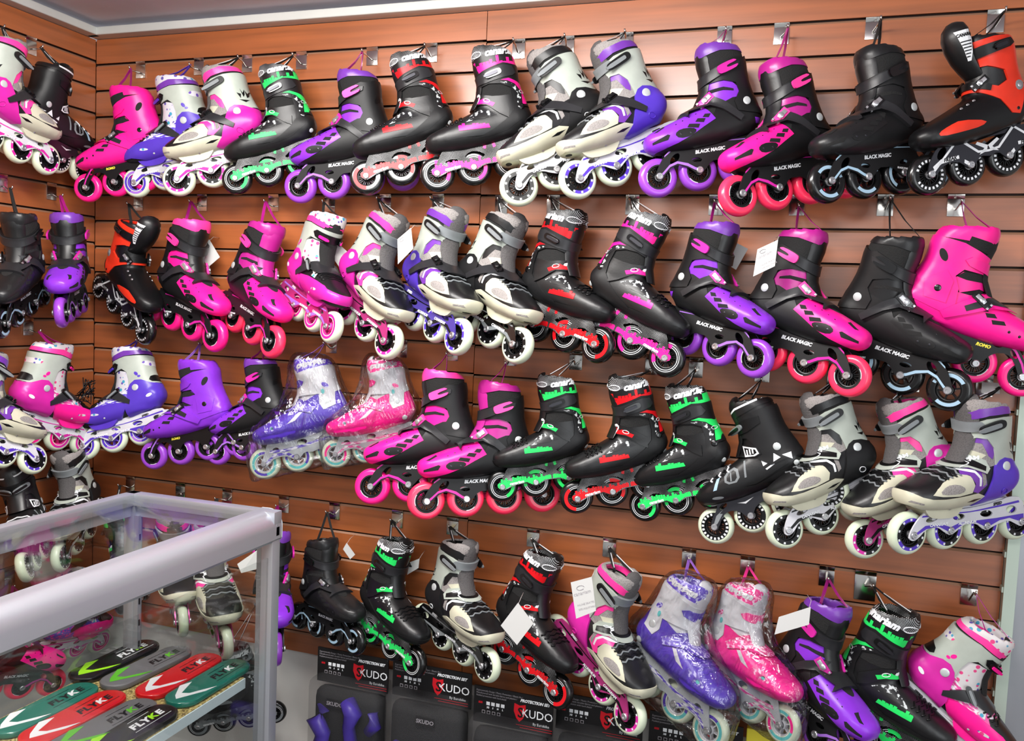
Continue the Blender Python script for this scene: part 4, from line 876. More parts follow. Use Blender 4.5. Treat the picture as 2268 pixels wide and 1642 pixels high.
# ------------------------------------------------------------------ skates: id, kind, pose, hook groove, hook place, loop point, wall
DATA = [
('1.0','A/pink',(0.13, -0.429, -0.345, 1.581, 0.177, 0.045, 1.071),0,-0.354,(0.050,-0.354,-0.009),'L'),
('1.1','G/black',(0.072, -0.251, -0.343, 1.62, 0.128, 0.175, 1.03),0,-0.224,(0.050,-0.239,-0.025),'L'),
('1.2','D/pink',(0.24, -0.106, -0.39, 3.395, 0.215, -0.028, 1.048),0,0.163,(0.174,-0.050,-0.035),'B'),
('1.3','E/blue',(0.381, -0.078, -0.368, 3.343, 0.249, -0.041, 1.071),0,0.363,(0.376,-0.050,-0.036),'B'),
('1.4','A/pink',(0.563, -0.104, -0.363, 3.539, 0.295, 0.024, 1.135),0,0.521,(0.531,-0.050,-0.023),'B'),
('1.5','C/green',(0.722, -0.097, -0.362, 3.489, 0.28, 0.058, 1.054),0,0.691,(0.699,-0.050,-0.026),'B'),
('1.6','B/purple',(0.9, -0.077, -0.396, 3.302, 0.134, -0.025, 1.148),0,0.901,(0.901,-0.050,-0.027),'B'),
('1.7','C/red',(1.108, -0.109, -0.361, 3.553, 0.3, 0.131, 1.094),0,1.068,(1.074,-0.050,-0.023),'B'),
('1.8','C/magenta',(1.29, -0.102, -0.366, 3.509, 0.211, 0.033, 1.101),0,1.300,(1.304,-0.050,-0.024),'B'),
('1.9','A/black',(1.504, -0.111, -0.365, 3.59, 0.449, 0.146, 1.174),0,1.423,(1.430,-0.050,-0.021),'B'),
('1.10','A/purple',(1.634, -0.13, -0.365, 3.762, 0.387, 0.089, 1.135),0,1.565,(1.572,-0.050,-0.020),'B'),
('1.11','B/purple',(1.812, -0.125, -0.383, 3.569, 0.211, 0.069, 1.113),0,1.789,(1.797,-0.050,-0.029),'B'),
('1.12','B/pinkcoral',(1.97, -0.146, -0.426, 3.828, 0.217, 0.178, 1.133),0,1.912,(1.927,-0.050,-0.031),'B'),
('1.13','B/black',(2.135, -0.14, -0.405, 3.787, 0.177, 0.122, 1.107),0,2.100,(2.111,-0.050,-0.026),'B'),
('1.14','F/orange',(2.325, -0.109, -0.37, 3.599, 0.281, -0.001, 1.056),0,2.333,(2.341,-0.050,-0.023),'B'),
('2.0','B/black',(0.106, -0.338, -0.746, -1.132, 0.31, -0.012, 1.033),5,-0.313,(0.050,-0.331,-0.405),'L'),
('2.1','B/purple',(0.146, -0.22, -0.74, -0.968, 0.132, 0.069, 1.045),5,-0.157,(0.050,-0.172,-0.403),'L'),
('2.2','F/orange',(0.178, -0.088, -0.741, -0.325, 0.444, -0.011, 1.098),5,0.160,(0.170,-0.050,-0.410),'B'),
('2.3','B/pink',(0.386, -0.09, -0.771, -0.251, 0.258, -0.029, 1.176),5,0.381,(0.382,-0.050,-0.403),'B'),
('2.4','B/magenta',(0.597, -0.112, -0.767, -0.402, 0.314, -0.147, 1.148),5,0.614,(0.622,-0.050,-0.403),'B'),
('2.5','E/kidpink',(0.789, -0.121, -0.726, -0.508, 0.284, -0.175, 1.075),5,0.788,(0.799,-0.050,-0.404),'B'),
('2.6','A/pink2',(0.924, -0.113, -0.734, -0.432, 0.421, -0.188, 1.171),5,0.952,(0.955,-0.050,-0.395),'B'),
('2.7','A/purple2',(1.126, -0.133, -0.735, -0.558, 0.258, -0.165, 1.18),5,1.101,(1.104,-0.050,-0.396),'B'),
('2.8','A/black2',(1.257, -0.122, -0.738, -0.47, 0.329, -0.18, 1.165),5,1.271,(1.281,-0.050,-0.398),'B'),
('2.9','C/red',(1.437, -0.109, -0.745, -0.343, 0.211, -0.097, 1.119),5,1.405,(1.411,-0.050,-0.393),'B'),
('2.10','C/magenta',(1.587, -0.133, -0.742, -0.184, 0.387, -0.098, 1.111),5,1.599,(1.601,-0.050,-0.392),'B'),
('2.11','B/purple',(1.785, -0.124, -0.754, -0.466, 0.212, -0.07, 1.109),5,1.792,(1.794,-0.050,-0.403),'B'),
('2.12','B/pinkcoral',(1.962, -0.134, -0.779, -0.415, 0.208, -0.085, 1.147),5,1.968,(1.973,-0.050,-0.412),'B'),
('2.13','B/black',(2.145, -0.097, -0.79, -0.319, 0.253, 0.055, 1.16),5,2.149,(2.154,-0.050,-0.396),'B'),
('2.14','D/pink',(2.275, -0.095, -0.757, 0.018, 0.255, 0.063, 1.111),5,2.286,(2.289,-0.050,-0.402),'B'),
('3.0','A/purple',(0.17, -0.512, -1.083, 1.399, 0.337, -0.217, 1.031),10,-0.412,(0.050,-0.412,-0.812),'L'),
('3.1','E/pink',(0.109, -0.293, -1.08, 1.477, 0.282, 0.049, 1.039),10,-0.232,(0.050,-0.243,-0.774),'L'),
('3.2','E/blue',(0.262, -0.133, -1.09, 3.44, 0.292, 0.227, 1.044),10,0.194,(0.207,-0.050,-0.795),'B'),
('3.3','D/purple',(0.477, -0.124, -1.109, 3.307, 0.219, 0.05, 1.028),10,0.406,(0.421,-0.050,-0.793),'B'),
('3.4','B/purple',(0.657, -0.102, -1.085, 3.245, 0.219, 0.099, 0.987),10,0.614,(0.626,-0.050,-0.792),'B'),
('3.5','H/purple',(0.836, -0.106, -1.091, 3.529, 0.253, 0.102, 1.082),10,0.805,(0.813,-0.050,-0.771),'B'),
('3.6','H/pink',(1.019, -0.095, -1.056, 3.483, 0.192, 0.034, 0.976),10,1.012,(1.018,-0.050,-0.768),'B'),
('3.7','B/pink',(1.169, -0.14, -1.135, 3.371, 0.113, 0.171, 1.19),10,1.155,(1.162,-0.050,-0.780),'B'),
('3.8','B/magenta',(1.315, -0.145, -1.151, 3.69, 0.054, 0.133, 1.18),10,1.312,(1.318,-0.050,-0.794),'B'),
('3.9','C/green',(1.468, -0.101, -1.091, 3.529, 0.172, 0.036, 0.995),10,1.480,(1.489,-0.050,-0.775),'B'),
('3.10','C/red',(1.653, -0.098, -1.09, 3.504, 0.238, -0.038, 1.033),10,1.666,(1.671,-0.050,-0.789),'B'),
('3.11','C/green',(1.806, -0.105, -1.094, 2.989, 0.314, -0.028, 1.014),10,1.768,(1.773,-0.050,-0.779),'B'),
('3.12','G/black',(1.975, -0.132, -1.099, 3.027, 0.441, 0.045, 1.065),10,1.917,(1.918,-0.050,-0.793),'B'),
('3.13','a/black',(2.105, -0.13, -1.085, 3.681, 0.331, 0.139, 1.073),10,2.072,(2.068,-0.050,-0.786),'B'),
('3.14','a/pink2',(2.262, -0.106, -1.083, 3.624, 0.403, 0.065, 1.075),10,2.227,(2.219,-0.050,-0.781),'B'),
('3.15','a/purple',(2.323, -0.145, -1.094, 3.779, 0.069, 0.006, 1.129),10,2.367,(2.388,-0.050,-0.777),'B'),
('4.0','G/black',(0.185, -0.358, -1.368, -0.95, 0.026, 0.297, 1.004),14,-0.354,(0.050,-0.354,-1.090),'L'),
('4.00','a/black2',(0.151, -0.181, -1.363, -1.194, 0.274, 0.137, 1.035),14,-0.166,(0.050,-0.182,-1.084),'L'),
('4.x1','a/pink2',(0.433, -0.145, -1.54, -0.757, 0.021, 0.035, 1.071),16,0.322,(0.370,-0.050,-1.222),'B'),
('4.x2','a/pink2',(0.541, -0.134, -1.559, -0.671, 0.184, 0.035, 1.136),16,0.483,(0.484,-0.050,-1.221),'B'),
('4.1','B/purple',(0.747, -0.166, -1.558, -0.89, -0.031, -0.025, 1.1),16,0.669,(0.680,-0.050,-1.219),'B'),
('4.2','B/black',(0.874, -0.108, -1.543, -0.386, 0.001, -0.044, 0.989),16,0.828,(0.834,-0.050,-1.218),'B'),
('4.3','C/green',(1.028, -0.107, -1.543, -0.399, 0.217, -0.1, 1.044),16,1.016,(1.023,-0.050,-1.217),'B'),
('4.4','a/black2',(1.24, -0.142, -1.508, -0.518, 0.12, -0.086, 1.078),16,1.174,(1.186,-0.050,-1.214),'B'),
('4.5','C/red',(1.388, -0.108, -1.535, -0.403, 0.314, -0.136, 1.093),16,1.392,(1.404,-0.050,-1.219),'B'),
('4.6','a/pink2',(1.568, -0.119, -1.53, -0.565, 0.399, -0.103, 1.152),16,1.586,(1.596,-0.050,-1.215),'B'),
('4.7','H/purple',(1.739, -0.15, -1.533, -0.496, 0.298, -0.19, 1.137),16,1.777,(1.783,-0.050,-1.217),'B'),
('4.8','H/pink',(1.903, -0.154, -1.51, -0.605, 0.127, -0.162, 1.046),16,1.911,(1.915,-0.050,-1.216),'B'),
('4.9','B/purple',(2.041, -0.143, -1.544, -0.69, 0.24, -0.143, 1.12),16,2.083,(2.085,-0.050,-1.221),'B'),
('4.10','C/green',(2.176, -0.107, -1.554, -0.317, 0.288, -0.009, 1.102),16,2.164,(2.176,-0.050,-1.223),'B'),
('4.11','E/pink',(2.285, -0.099, -1.519, -0.16, 0.578, -0.03, 1.032),16,2.370,(2.373,-0.050,-1.209),'B'),
('5.1','E/glitter',(0.057, -0.174, -1.712, 1.51, 0.143, 0.258, 1.016),19,-0.125,(0.050,-0.157,-1.421),'L'),
('5.2','B/magenta',(0.091, -0.4, -1.725, 1.235, 0.223, 0.185, 1.026),19,-0.290,(0.050,-0.323,-1.453),'L'),
('6.1','C/plain',(0.605, -0.094, -1.839, 3.534, 0.187, -0.079, 0.866),21,0.620,(0.620,-0.050,-1.500),'B'),
('4.x0','C/green',(0.315, -0.168, -1.518, -1.076, -0.182, 0.274, 1.014),16,0.142,(0.149,-0.050,-1.219),'B')
]
LAB = {
'1.0': ('grey and pink skate cut by the left edge, top row of the left wall', 'pink-trimmed skate at top left edge'),
'1.1': ('black skate with silver decals on the left wall beside the corner, top row', 'black skate beside the corner, top left'),
'1.2': ('all pink hard-shell skate at the corner end of the top row', 'all pink skate in the top row'),
'1.3': ('grey and violet child skate with floral collar in the top row', 'violet child skate in the top row'),
'1.4': ('grey-cuffed skate with magenta heel cup in the top row', 'magenta-heeled skate in the top row'),
'1.5': ('black skate with green skyline trim in the top row', 'green-trimmed skate in the top row'),
'1.6': ('purple and black skate in the top row between green- and red-trimmed skates', 'smaller purple skate in the top row'),
'1.7': ('black skate with red skyline frame in the top row', 'red-trimmed skate in the top row'),
'1.8': ('black skate with pink skyline frame in the top row', 'pink-skyline skate in the top row'),
'1.9': ('grey-cuffed skate with black heel cup in the top row', 'black-heeled grey skate in the top row'),
'1.10': ('grey-cuffed skate with violet heel cup in the top row', 'violet-heeled skate in the top row'),
'1.11': ('purple and black skate in the top row, left of the one with coral wheels', 'larger purple skate in the top row'),
'1.12': ('pink and black skate with coral wheels in the top row', 'coral-wheeled skate in the top row'),
'1.13': ('all black skate in the top row, left of the orange-cuffed skate', 'all black skate in the top row'),
'1.14': ('black skate with orange cuff at the right end of the top row', 'orange-cuffed skate in the top row'),
'2.0': ('all black skate cut by the left edge, second row of the left wall', 'black skate at left edge, second row'),
'2.1': ('purple and black skate seen from the front on the left wall, second row', 'front-facing purple skate on the left wall'),
'2.2': ('black skate with orange cuff in the second row beside the corner', 'orange-cuffed skate in the second row'),
'2.3': ('pink and black skate with hot pink wheels in the second row', 'hot pink skate in the second row'),
'2.4': ('pink and black skate with magenta collar, left of the pink child skate, second row', 'magenta-collared skate, left half of second row'),
'2.5': ('pink and grey child skate with floral print in the second row', 'pink child skate in the second row'),
'2.6': ('grey-cuffed skate with pink trim and magenta heel cup in the second row', 'grey and pink skate in the second row'),
'2.7': ('grey-cuffed skate with purple trim and a white tag in the second row', 'grey and purple skate in the second row'),
'2.8': ('grey-cuffed skate with black trim in the second row', 'grey and black skate in the second row'),
'2.9': ('black skate with red skyline frame in the second row', 'red-trimmed skate in the second row'),
'2.10': ('black skate with pink skyline frame in the second row', 'pink-skyline skate in the second row'),
'2.11': ('purple and black skate on the back wall in the second row', 'purple skate in the second row'),
'2.12': ('large pink and black skate with coral wheels and white tag, second row', 'large coral-wheeled skate in the second row'),
'2.13': ('large all black skate near the right end of the second row', 'large black skate in the second row'),
'2.14': ('all pink hard-shell skate at the right end of the second row', 'all pink skate in the second row'),
'3.0': ('grey and purple skate cut by the left edge, third row of the left wall', 'purple-framed skate at left edge, third row'),
'3.1': ('grey and pink child skate with floral collar on the left wall, third row', 'pink child skate in the third row'),
'3.2': ('grey and violet child skate in the third row beside the corner', 'violet child skate in the third row'),
'3.3': ('all purple hard-shell skate in the third row', 'all purple skate in the third row'),
'3.4': ('purple and black skate in the third row', 'purple and black skate in the third row'),
'3.5': ('white and violet skate wrapped in clear film, third row', 'violet film-wrapped skate in the third row'),
'3.6': ('white and pink skate wrapped in clear film, third row', 'pink film-wrapped skate in the third row'),
'3.7': ('pink and black skate with hot pink wheels in the third row', 'hot pink wheeled skate in the third row'),
'3.8': ('pink and black skate with magenta collar and coral wheels in the third row', 'coral-wheeled skate in the third row'),
'3.9': ('black skate with green skyline trim just right of the pink skates, third row', 'left green-trimmed skate in the third row'),
'3.10': ('black skate with red skyline frame in the third row', 'red-trimmed skate in the third row'),
'3.11': ('black skate with green skyline trim, right of the red-trimmed one, third row', 'right green-trimmed skate in the third row'),
'3.12': ('black skate with silver stripe decals and white wheels in the third row', 'silver-striped skate in the third row'),
'3.13': ('grey-cuffed skate with black heel cup in the third row', 'black-heeled grey skate in the third row'),
'3.14': ('grey-cuffed skate with pink trim in the third row', 'grey and pink skate in the third row'),
'3.15': ('grey-cuffed skate with violet heel cup at the right end of the third row', 'violet-heeled skate in the third row'),
'4.0': ('glossy black skate at the left edge above the glass case', 'black skate at left edge above the case'),
'4.00': ('black and grey skate with lettered strap beside the corner above the glass case', 'lettered-strap skate beside the corner'),
'4.x0': ('black skate with green logo seen through the glass beside the case corner post', 'green-logo skate behind the case corner'),
'4.x1': ('grey and pink skate seen through the top glass, left of its twin', 'left pink skate behind the case'),
'4.x2': ('grey and pink skate seen through the glass below the wide front rail', 'right pink skate behind the case'),
'4.1': ('purple and black skate partly behind the front post of the glass case', 'purple skate behind the case post'),
'4.2': ('all black skate in the bottom row, first right of the glass case', 'all black skate in the bottom row'),
'4.3': ('black skate with green skyline trim in the bottom row near the glass case', 'green-trimmed skate near the case'),
'4.4': ('grey-cuffed skate with black heel cup in the bottom row', 'grey and black skate in the bottom row'),
'4.5': ('black skate with red skyline frame and a diamond-hung white tag, bottom row', 'red-trimmed skate in the bottom row'),
'4.6': ('grey-cuffed skate with magenta heel cup and white tag in the bottom row', 'grey and pink skate in the bottom row'),
'4.7': ('white and violet skate wrapped in clear film in the bottom row', 'violet film-wrapped skate in the bottom row'),
'4.8': ('white and pink skate wrapped in clear film in the bottom row', 'pink film-wrapped skate in the bottom row'),
'4.9': ('purple and black skate with a white tag in the bottom row', 'purple skate at bottom right'),
'4.10': ('black skate with green skyline trim at the bottom right', 'green-trimmed skate at bottom right'),
'4.11': ('pink child skate with floral collar at the bottom right corner', 'pink child skate at bottom right'),
'5.1': ('pink and glittery blue child skate seen through the case on the left wall', 'glittery child skate on the left wall'),
'5.2': ('pink and black skate behind the case boards at the left edge', 'pink skate low on the left wall'),
'6.1': ('black skate hanging low under the case shelf, seen through the glass', 'black skate low behind the case'),
}
ROWN = {'1': 'inline skates in the top row', '2': 'inline skates in the second row', '3': 'inline skates in the third row', '4': 'inline skates in the bottom row', '5': 'inline skates low on the left wall', '6': 'inline skates low behind the case'}
def ribbon_role(key):
    return {'B/purple': 'satinmagenta', 'B/pink': 'satinmagenta', 'B/pinkcoral': 'satinmagenta', 'B/magenta': 'satinmagenta', 'B/black': 'mesh', 'D/pink': 'satinmagenta', 'D/purple': 'lilac', 'E/blue': 'violet', 'E/pink': 'satinmagenta', 'H/purple': 'lilac', 'H/pink': 'satinpink'}.get(key, 'mesh')
def M4(p): return Matrix.Translation((p[0], p[1], p[2]+Z0)) @ Matrix.Rotation(p[3], 4, 'Z') @ Matrix.Rotation(p[4], 4, 'Y') @ Matrix.Rotation(p[5], 4, 'X') @ Matrix.Scale(p[6], 4)
def place():
    for sid, key, p, g, h, lp, side in DATA:
        root = make_skate(key, None); root.location = (p[0], p[1], p[2]+Z0)
        root.rotation_mode = 'XYZ'; root.rotation_euler = (Matrix.Rotation(p[3], 3, 'Z') @ Matrix.Rotation(p[4], 3, 'Y') @ Matrix.Rotation(p[5], 3, 'X')).to_euler('XYZ'); root.scale = (p[6],)*3
        thing(root, LAB[sid][0], 'inline skate', ROWN[sid[0]])
    for sid, key, p, g, h, lp, side in DATA:
        root = [c for c in COL.objects if c.get('label') == LAB[sid][0]][0]
        tip = Vector((lp[0], lp[1], lp[2]+Z0)); a = M4(p).inverted() @ tip; up_ = .016 if key[0] == 'C' else .006 if key[0] in 'DEB' else 0
        rr = ribbon_role(key); mb = MB(); k = -1 if math.sin(p[3]) > 0 or True else 1
        for q, e in (((Vector((-.020, .010, .265)), 1), (Vector((-.044, -.006, .258)), 1)) if math.cos(p[3]) < 0 else ((Vector((-.006, .012, .264)), 1), (Vector((-.050, -.010, .252)), 1))):
            q = q+Vector((0, 0, up_)); mid = (a+q)/2+Vector((0, 0, -.003)); mb.ribbon([a+Vector((0, 0, .001)), mid, q, q+Vector((-.004, 0, -.02))], .0068, .0010, rr, Vector((0, 1, 0)))
            if key[0] in 'CAaG': mb.ribbon([a.lerp(q, .25)+Vector((0, 0, .0008)), q.lerp(a, .1)+Vector((0, 0, .0008))], .0011, .0014, 'print', Vector((0, 1, 0)))
        link('hanging_loop', mb.me('hanging_loop', 0), root)
        hook(side, h, g, tip, 'chrome slatwall hook holding the '+LAB[sid][1], wide=.044 if sid == '4.10' else .032)
place()
r31 = [c for c in COL.objects if c.get('label') == LAB['3.1'][0]][0]; R_ = random.Random(7); lb = MB()
for k in range(9): lb.tube([Vector((.045+R_.uniform(-.015, .03), -.045+R_.uniform(-.012, .012), .165+R_.uniform(-.03, .035))) for _ in range(6)], .0013, 'black', 5)
link('loose_laces', lb.me('loose_laces', 0), r31)
o = link('price_label', MB().box((2.372, -.0415, Z0-10*P_-.030), (.034, .0012, .022), 'card paper').me('price_label', 0)); thing(o, 'small white price label by the violet-heeled skate hook, third row', 'label')
hook('B', .643, 16, (.66, -.05, Z0-16*P_-.03), 'empty chrome hook showing just above the rear rail of the glass case') if False else None

# ------------------------------------------------------------------ paper hang tags (four corners each)
def tag(c, label, writing=True, wall='B'):
    cs = [Vector((x, y, z+Z0)) for x, y, z in c]; n = (cs[1]-cs[0]).cross(cs[3]-cs[0]).normalized()*.0006
    root = link('hang_tag', None); ctr = sum(cs, Vector())/4; root.location = ctr; cs = [v-ctr for v in cs]
    mb = MB(); mb.add([v-n for v in cs]+[v+n for v in cs], [(3, 2, 1, 0), (4, 5, 6, 7), (0, 1, 5, 4), (1, 2, 6, 5), (2, 3, 7, 6), (3, 0, 4, 7)], 'card paper', False)
    ux = (cs[1]-cs[0]); uz = (cs[0]-cs[3])
    if writing:
        for j, (t, s, f) in enumerate((('canariam', .16, .12), ('INLINE SKATES', .09, -.18), ('SIZE ADJUSTABLE', .075, -.30))):
            vs, fs = text_flat(t, 1.0, .1, .0); w = max(v[0] for v in vs)-min(v[0] for v in vs); sc = min(s*uz.length, .8*ux.length/w); ex = ux.normalized(); ez = (uz-ex*uz.dot(ex)).normalized()
            fr = Vector((0, -1, 0)); off = n*1.6 if n.dot(fr) > 0 else -n*1.6
            mb.add([ex*v[0]*sc+ez*(v[1]*sc+f*uz.length)+off for v in vs], fs, 'print grey', False)
        pts = [ex*math.cos(k*.55)*.11*uz.length+ez*(math.sin(k*.55)*.06*uz.length+.27*uz.length)+off*1.2 for k in range(11)]; mb.tube(pts, .0005, 'print grey', 4)
    link('card', mb.me('card', 0), root)
    up = max(cs, key=lambda v: v.z); s = MB().tube([up*.9, up*.95+Vector((.002, .015, .010)), up*.9+Vector((-.004, .05, .012))], .0005, 'cord', 5); link('string', s.me('string', 0), root)
    thing(root, label, 'hang tag', 'paper hang tags on the skates')
tag([(.443, -.048, -.505), (.479, -.048, -.553), (.441, -.048, -.581), (.411, -.048, -.542)], 'grey tag peeking out behind the hot pink skate in the second row', False)
tag([(1.079, -.18, -.507), (1.113, -.18, -.48), (1.125, -.19, -.529), (1.087, -.19, -.566)], 'white printed tag on the grey and purple skate in the second row')
tag([(.853, -.075, -.507), (.89, -.075, -.535), (.872, -.075, -.581), (.849, -.075, -.553)], 'grey tag behind the pink child skate in the second row', False)
tag([(1.846, -.05, -.492), (1.872, -.05, -.505), (1.849, -.05, -.552), (1.828, -.05, -.54)], 'tag showing behind the purple skate in the second row', False)
tag([(1.901, -.21, -.518), (1.94, -.21, -.498), (1.937, -.21, -.551), (1.896, -.21, -.573)], 'white printed tag on the large coral-wheeled skate in the second row')
tag([(.723, -.28, -1.311), (.765, -.26, -1.276), (.769, -.26, -1.322), (.735, -.28, -1.332)], 'white tag in front of the purple skate behind the case post', False)
tag([(.900, -.06, -1.29), (.926, -.06, -1.318), (.912, -.06, -1.332), (.890, -.06, -1.308)], 'small white tag behind the all black skate in the bottom row', False)
tag([(1.075, -.055, -1.352), (1.082, -.055, -1.318), (1.108, -.055, -1.305), (1.106, -.055, -1.33)], 'grey tag behind the green-trimmed skate near the case', False)
tag([(1.438, -.25, -1.309), (1.476, -.25, -1.35), (1.44, -.25, -1.405), (1.4, -.25, -1.367)], 'white tag hung as a diamond on the red-trimmed skate, bottom row', False)
tag([(1.556, -.25, -1.246), (1.602, -.25, -1.227), (1.615, -.25, -1.3), (1.572, -.25, -1.324)], 'white printed tag on the grey and pink skate, bottom row')
tag([(1.989, -.25, -1.255), (2.048, -.25, -1.225), (2.047, -.25, -1.261), (1.983, -.25, -1.292)], 'white tag slanting on the purple skate at bottom right', False)

# ------------------------------------------------------------------ glass display case
def case():
    X0, X1, Y0, Y1, ZT = .555, .955, -1.95, -.445, Z0-1.115
    root = link('glass_display_case', None); root.location = ((X0+X1)/2, (Y0+Y1)/2, 0); L = Vector(root.location)
    thing(root, 'aluminium framed glass display case with a chipboard shelf of boards', 'display case')
    def part(name, mb, sharp=30): mb.xf(Matrix.Translation(-L)); return link(name, mb.me(name, sharp), root)
    # wide rounded front rail along x = X1
    pr = [(X1-.052, ZT), (X1-.034, ZT+.0005)]+[(X1-.034+.034*math.sin(a*math.pi/16), ZT-.034+.0345*math.cos(a*math.pi/16)) for a in range(1, 9)]+[(X1, ZT-.060), (X1-.004, ZT-.066), (X1-.028, ZT-.066), (X1-.028, ZT-.012), (X1-.052, ZT-.012)]
    mb = MB(); n = len(pr); vs = [(x, Y0, z) for x, z in pr]+[(x, Y1, z) for x, z in pr]
    mb.add(vs, [(i, (i+1) % n, n+(i+1) % n, n+i) for i in range(n)]+[tuple(range(n))[::-1], tuple(range(n, 2*n))], 'aluminium', True); part('front_rail', mb, 30)
    mb = MB(); mb.add([(x, Y1+d, z) for d in (0, .003) for x, z in [(x, z) for x, z in pr[:-3]]], [tuple(range(n-3))[::-1], tuple(range(n-3, 2*n-6))]+[(i, (i+1) % (n-3), n-3+(i+1) % (n-3), n-3+i) for i in range(n-3)], 'shelf edge', False); part('end_cap', mb, 0)
    for nm, c, d in (('rear_rail', (X0+.014, (Y0+Y1)/2, ZT-.014), (.028, Y1-Y0, .028)), ('end_rail', ((X0+X1)/2, Y1-.014, ZT-.014), (X1-X0, .028, .028)), ('end_rail', ((X0+X1)/2, Y0+.014, ZT-.014), (X1-X0, .028, .028))):
        mb = MB(); mb.box(c, d, 'aluminium', bev=.003)
        e = .006; mb.box((c[0], c[1], c[2]-.026), (d[0]*.4 if d[0] < .1 else d[0], d[1]*.4 if d[1] < .1 else d[1], .026), 'aluminium')
        part(nm, mb)
    for nm, x, y in (('post', X0+.014, Y1-.014), ('post', X1-.016, Y1-.016), ('post', X0+.014, Y0+.014), ('post', X1-.016, Y0+.016)):
        mb = MB(); mb.box((x, y, ZT/2-.01), (.028, .028, ZT-.03), 'aluminium dark' if x < .7 else 'aluminium', bev=.002)
        if y > -1:
            mb.box((x+(.020 if x < .7 else -.020), y-.008, ZT/2-.02), (.012, .010, ZT-.06), 'aluminium dark')
            for k in range(18): mb.box((x+(.0265 if x < .7 else -.0265), y-.008, ZT-.10-k*.05), (.0012, .004, .014), 'card black')
        part(nm, mb)
    mb = MB(); mb.box(((X0+X1)/2-.02, (Y0+Y1)/2, ZT-.006), (X1-X0-.05, Y1-Y0-.03, .005), 'glass pane'); part('top_glass', mb, 0)
    mb = MB(); mb.box(((X0+X1)/2, Y1-.012, ZT/2), (X1-X0-.05, .004, ZT-.08), 'glass pane'); part('end_glass', mb, 0)
    mb = MB(); mb.box((X0+.012, (Y0+Y1)/2, ZT/2), (.004, Y1-Y0-.05, ZT-.08), 'glass pane'); part('rear_glass', mb, 0)
    mb = MB(); mb.box((X1-.014, (Y0+Y1)/2, ZT/2-.03), (.004, Y1-Y0-.06, ZT-.14), 'glass pane'); part('front_glass', mb, 0)
    zs = Z0-1.492
    mb = MB(); mb.box(((X0+.02+.885)/2, (Y0+Y1)/2+.0, zs-.006), (.885-X0-.02, Y1-Y0-.05, .012), 'chipboard'); mb.box((.8865, (Y0+Y1)/2, zs-.012), (.003, Y1-Y0-.05, .022), 'shelf edge'); part('shelf', mb, 0)
    mb = MB(); mb.box(((X0+X1)/2, (Y0+Y1)/2, .12), (X1-X0-.01, Y1-Y0-.01, .24), 'aluminium', bev=.004); part('base_panel', mb)
    return zs
ZS = case()
def chevron(mb, z, r):
    mb.poly([(0, -.104), (.030, -.050), (.036, -.022), (.007, -.072), (-.008, -.078), (-.024, -.026), (-.034, -.052), (-.012, -.092)], [], z, z+.0004, r, 'xy')
def board(x, y, col, label, rz=0.):
    cd, tx, kx, cv = {'black': ('board black', 'print', 'chevron lime', 'chevron lime'), 'grey': ('board grey', 'card black', 'chevron green', 'chevron green'), 'red': ('board red', 'card black', 'print', 'print'), 'teal': ('board teal', 'card black', 'print', 'print')}[col]
    root = link('skate_board_deck', None); root.location = (x, y, ZS+.0005); root.rotation_euler = (0, 0, rz)
    R, L = .0375, .080; mb = MB(); rows = [(0, .90), (.003, .985), (.008, 1), (.0115, .97), (.0135, .90), (.0140, .80)]; n = 40; vs = []
    for z, s in rows:
        for t in range(n):
            a = 2*math.pi*t/n; sx, sy = math.cos(a)*R*s, math.sin(a)*(R*s)
            vs.append((sx, sy+math.copysign(L, sy if abs(sy) > 1e-6 else 1), z))
    fs = [(i*n+t, i*n+(t+1) % n, (i+1)*n+(t+1) % n, (i+1)*n+t) for i in range(len(rows)-1) for t in range(n)]+[tuple(range(n))[::-1], tuple((len(rows)-1)*n+t for t in range(n))]
    mb.add(vs, fs, cd); chevron(mb, .0141, cv)
    for ch, u, r in (('F', -.040, tx), ('L', -.023, tx), ('Y', -.004, tx), ('K', .016, kx), ('E', .037, tx)):
        v, f = text_flat(ch, .024, .25, .0012); mb.add([(-b+.004, a*1.15+.045+u*.9, .0143) for a, b, _ in v], f, r, False)
    mb.box((.021, .045, .0143), (.0010, .095, .0004), tx); mb.box((-.017, .045, .0143), (.0010, .055, .0004), tx)
    link('deck', mb.me('deck', 30), root)
    thing(root, label, 'board', 'lettered boards on the case shelf')
board(.584, -.525, 'black', 'black board with lime chevron at the far corner of the shelf', -.02)
board(.672, -.525, 'grey', 'grey board with green chevron at the far end of the shelf', -.06)
board(.764, -.530, 'red', 'red board with white chevron at the far end of the shelf')
board(.842, -.533, 'teal', 'teal board with white chevron by the far front edge of the shelf')
board(.634, -.760, 'teal', 'teal board with white chevron in the near row, at the left edge')
board(.711, -.765, 'red', 'red board with white chevron in the near row')
board(.789, -.770, 'grey', 'grey board with green chevron in the near row', -.05)
board(.8475, -.775, 'black', 'black board with lime chevron by the near front edge of the shelf')

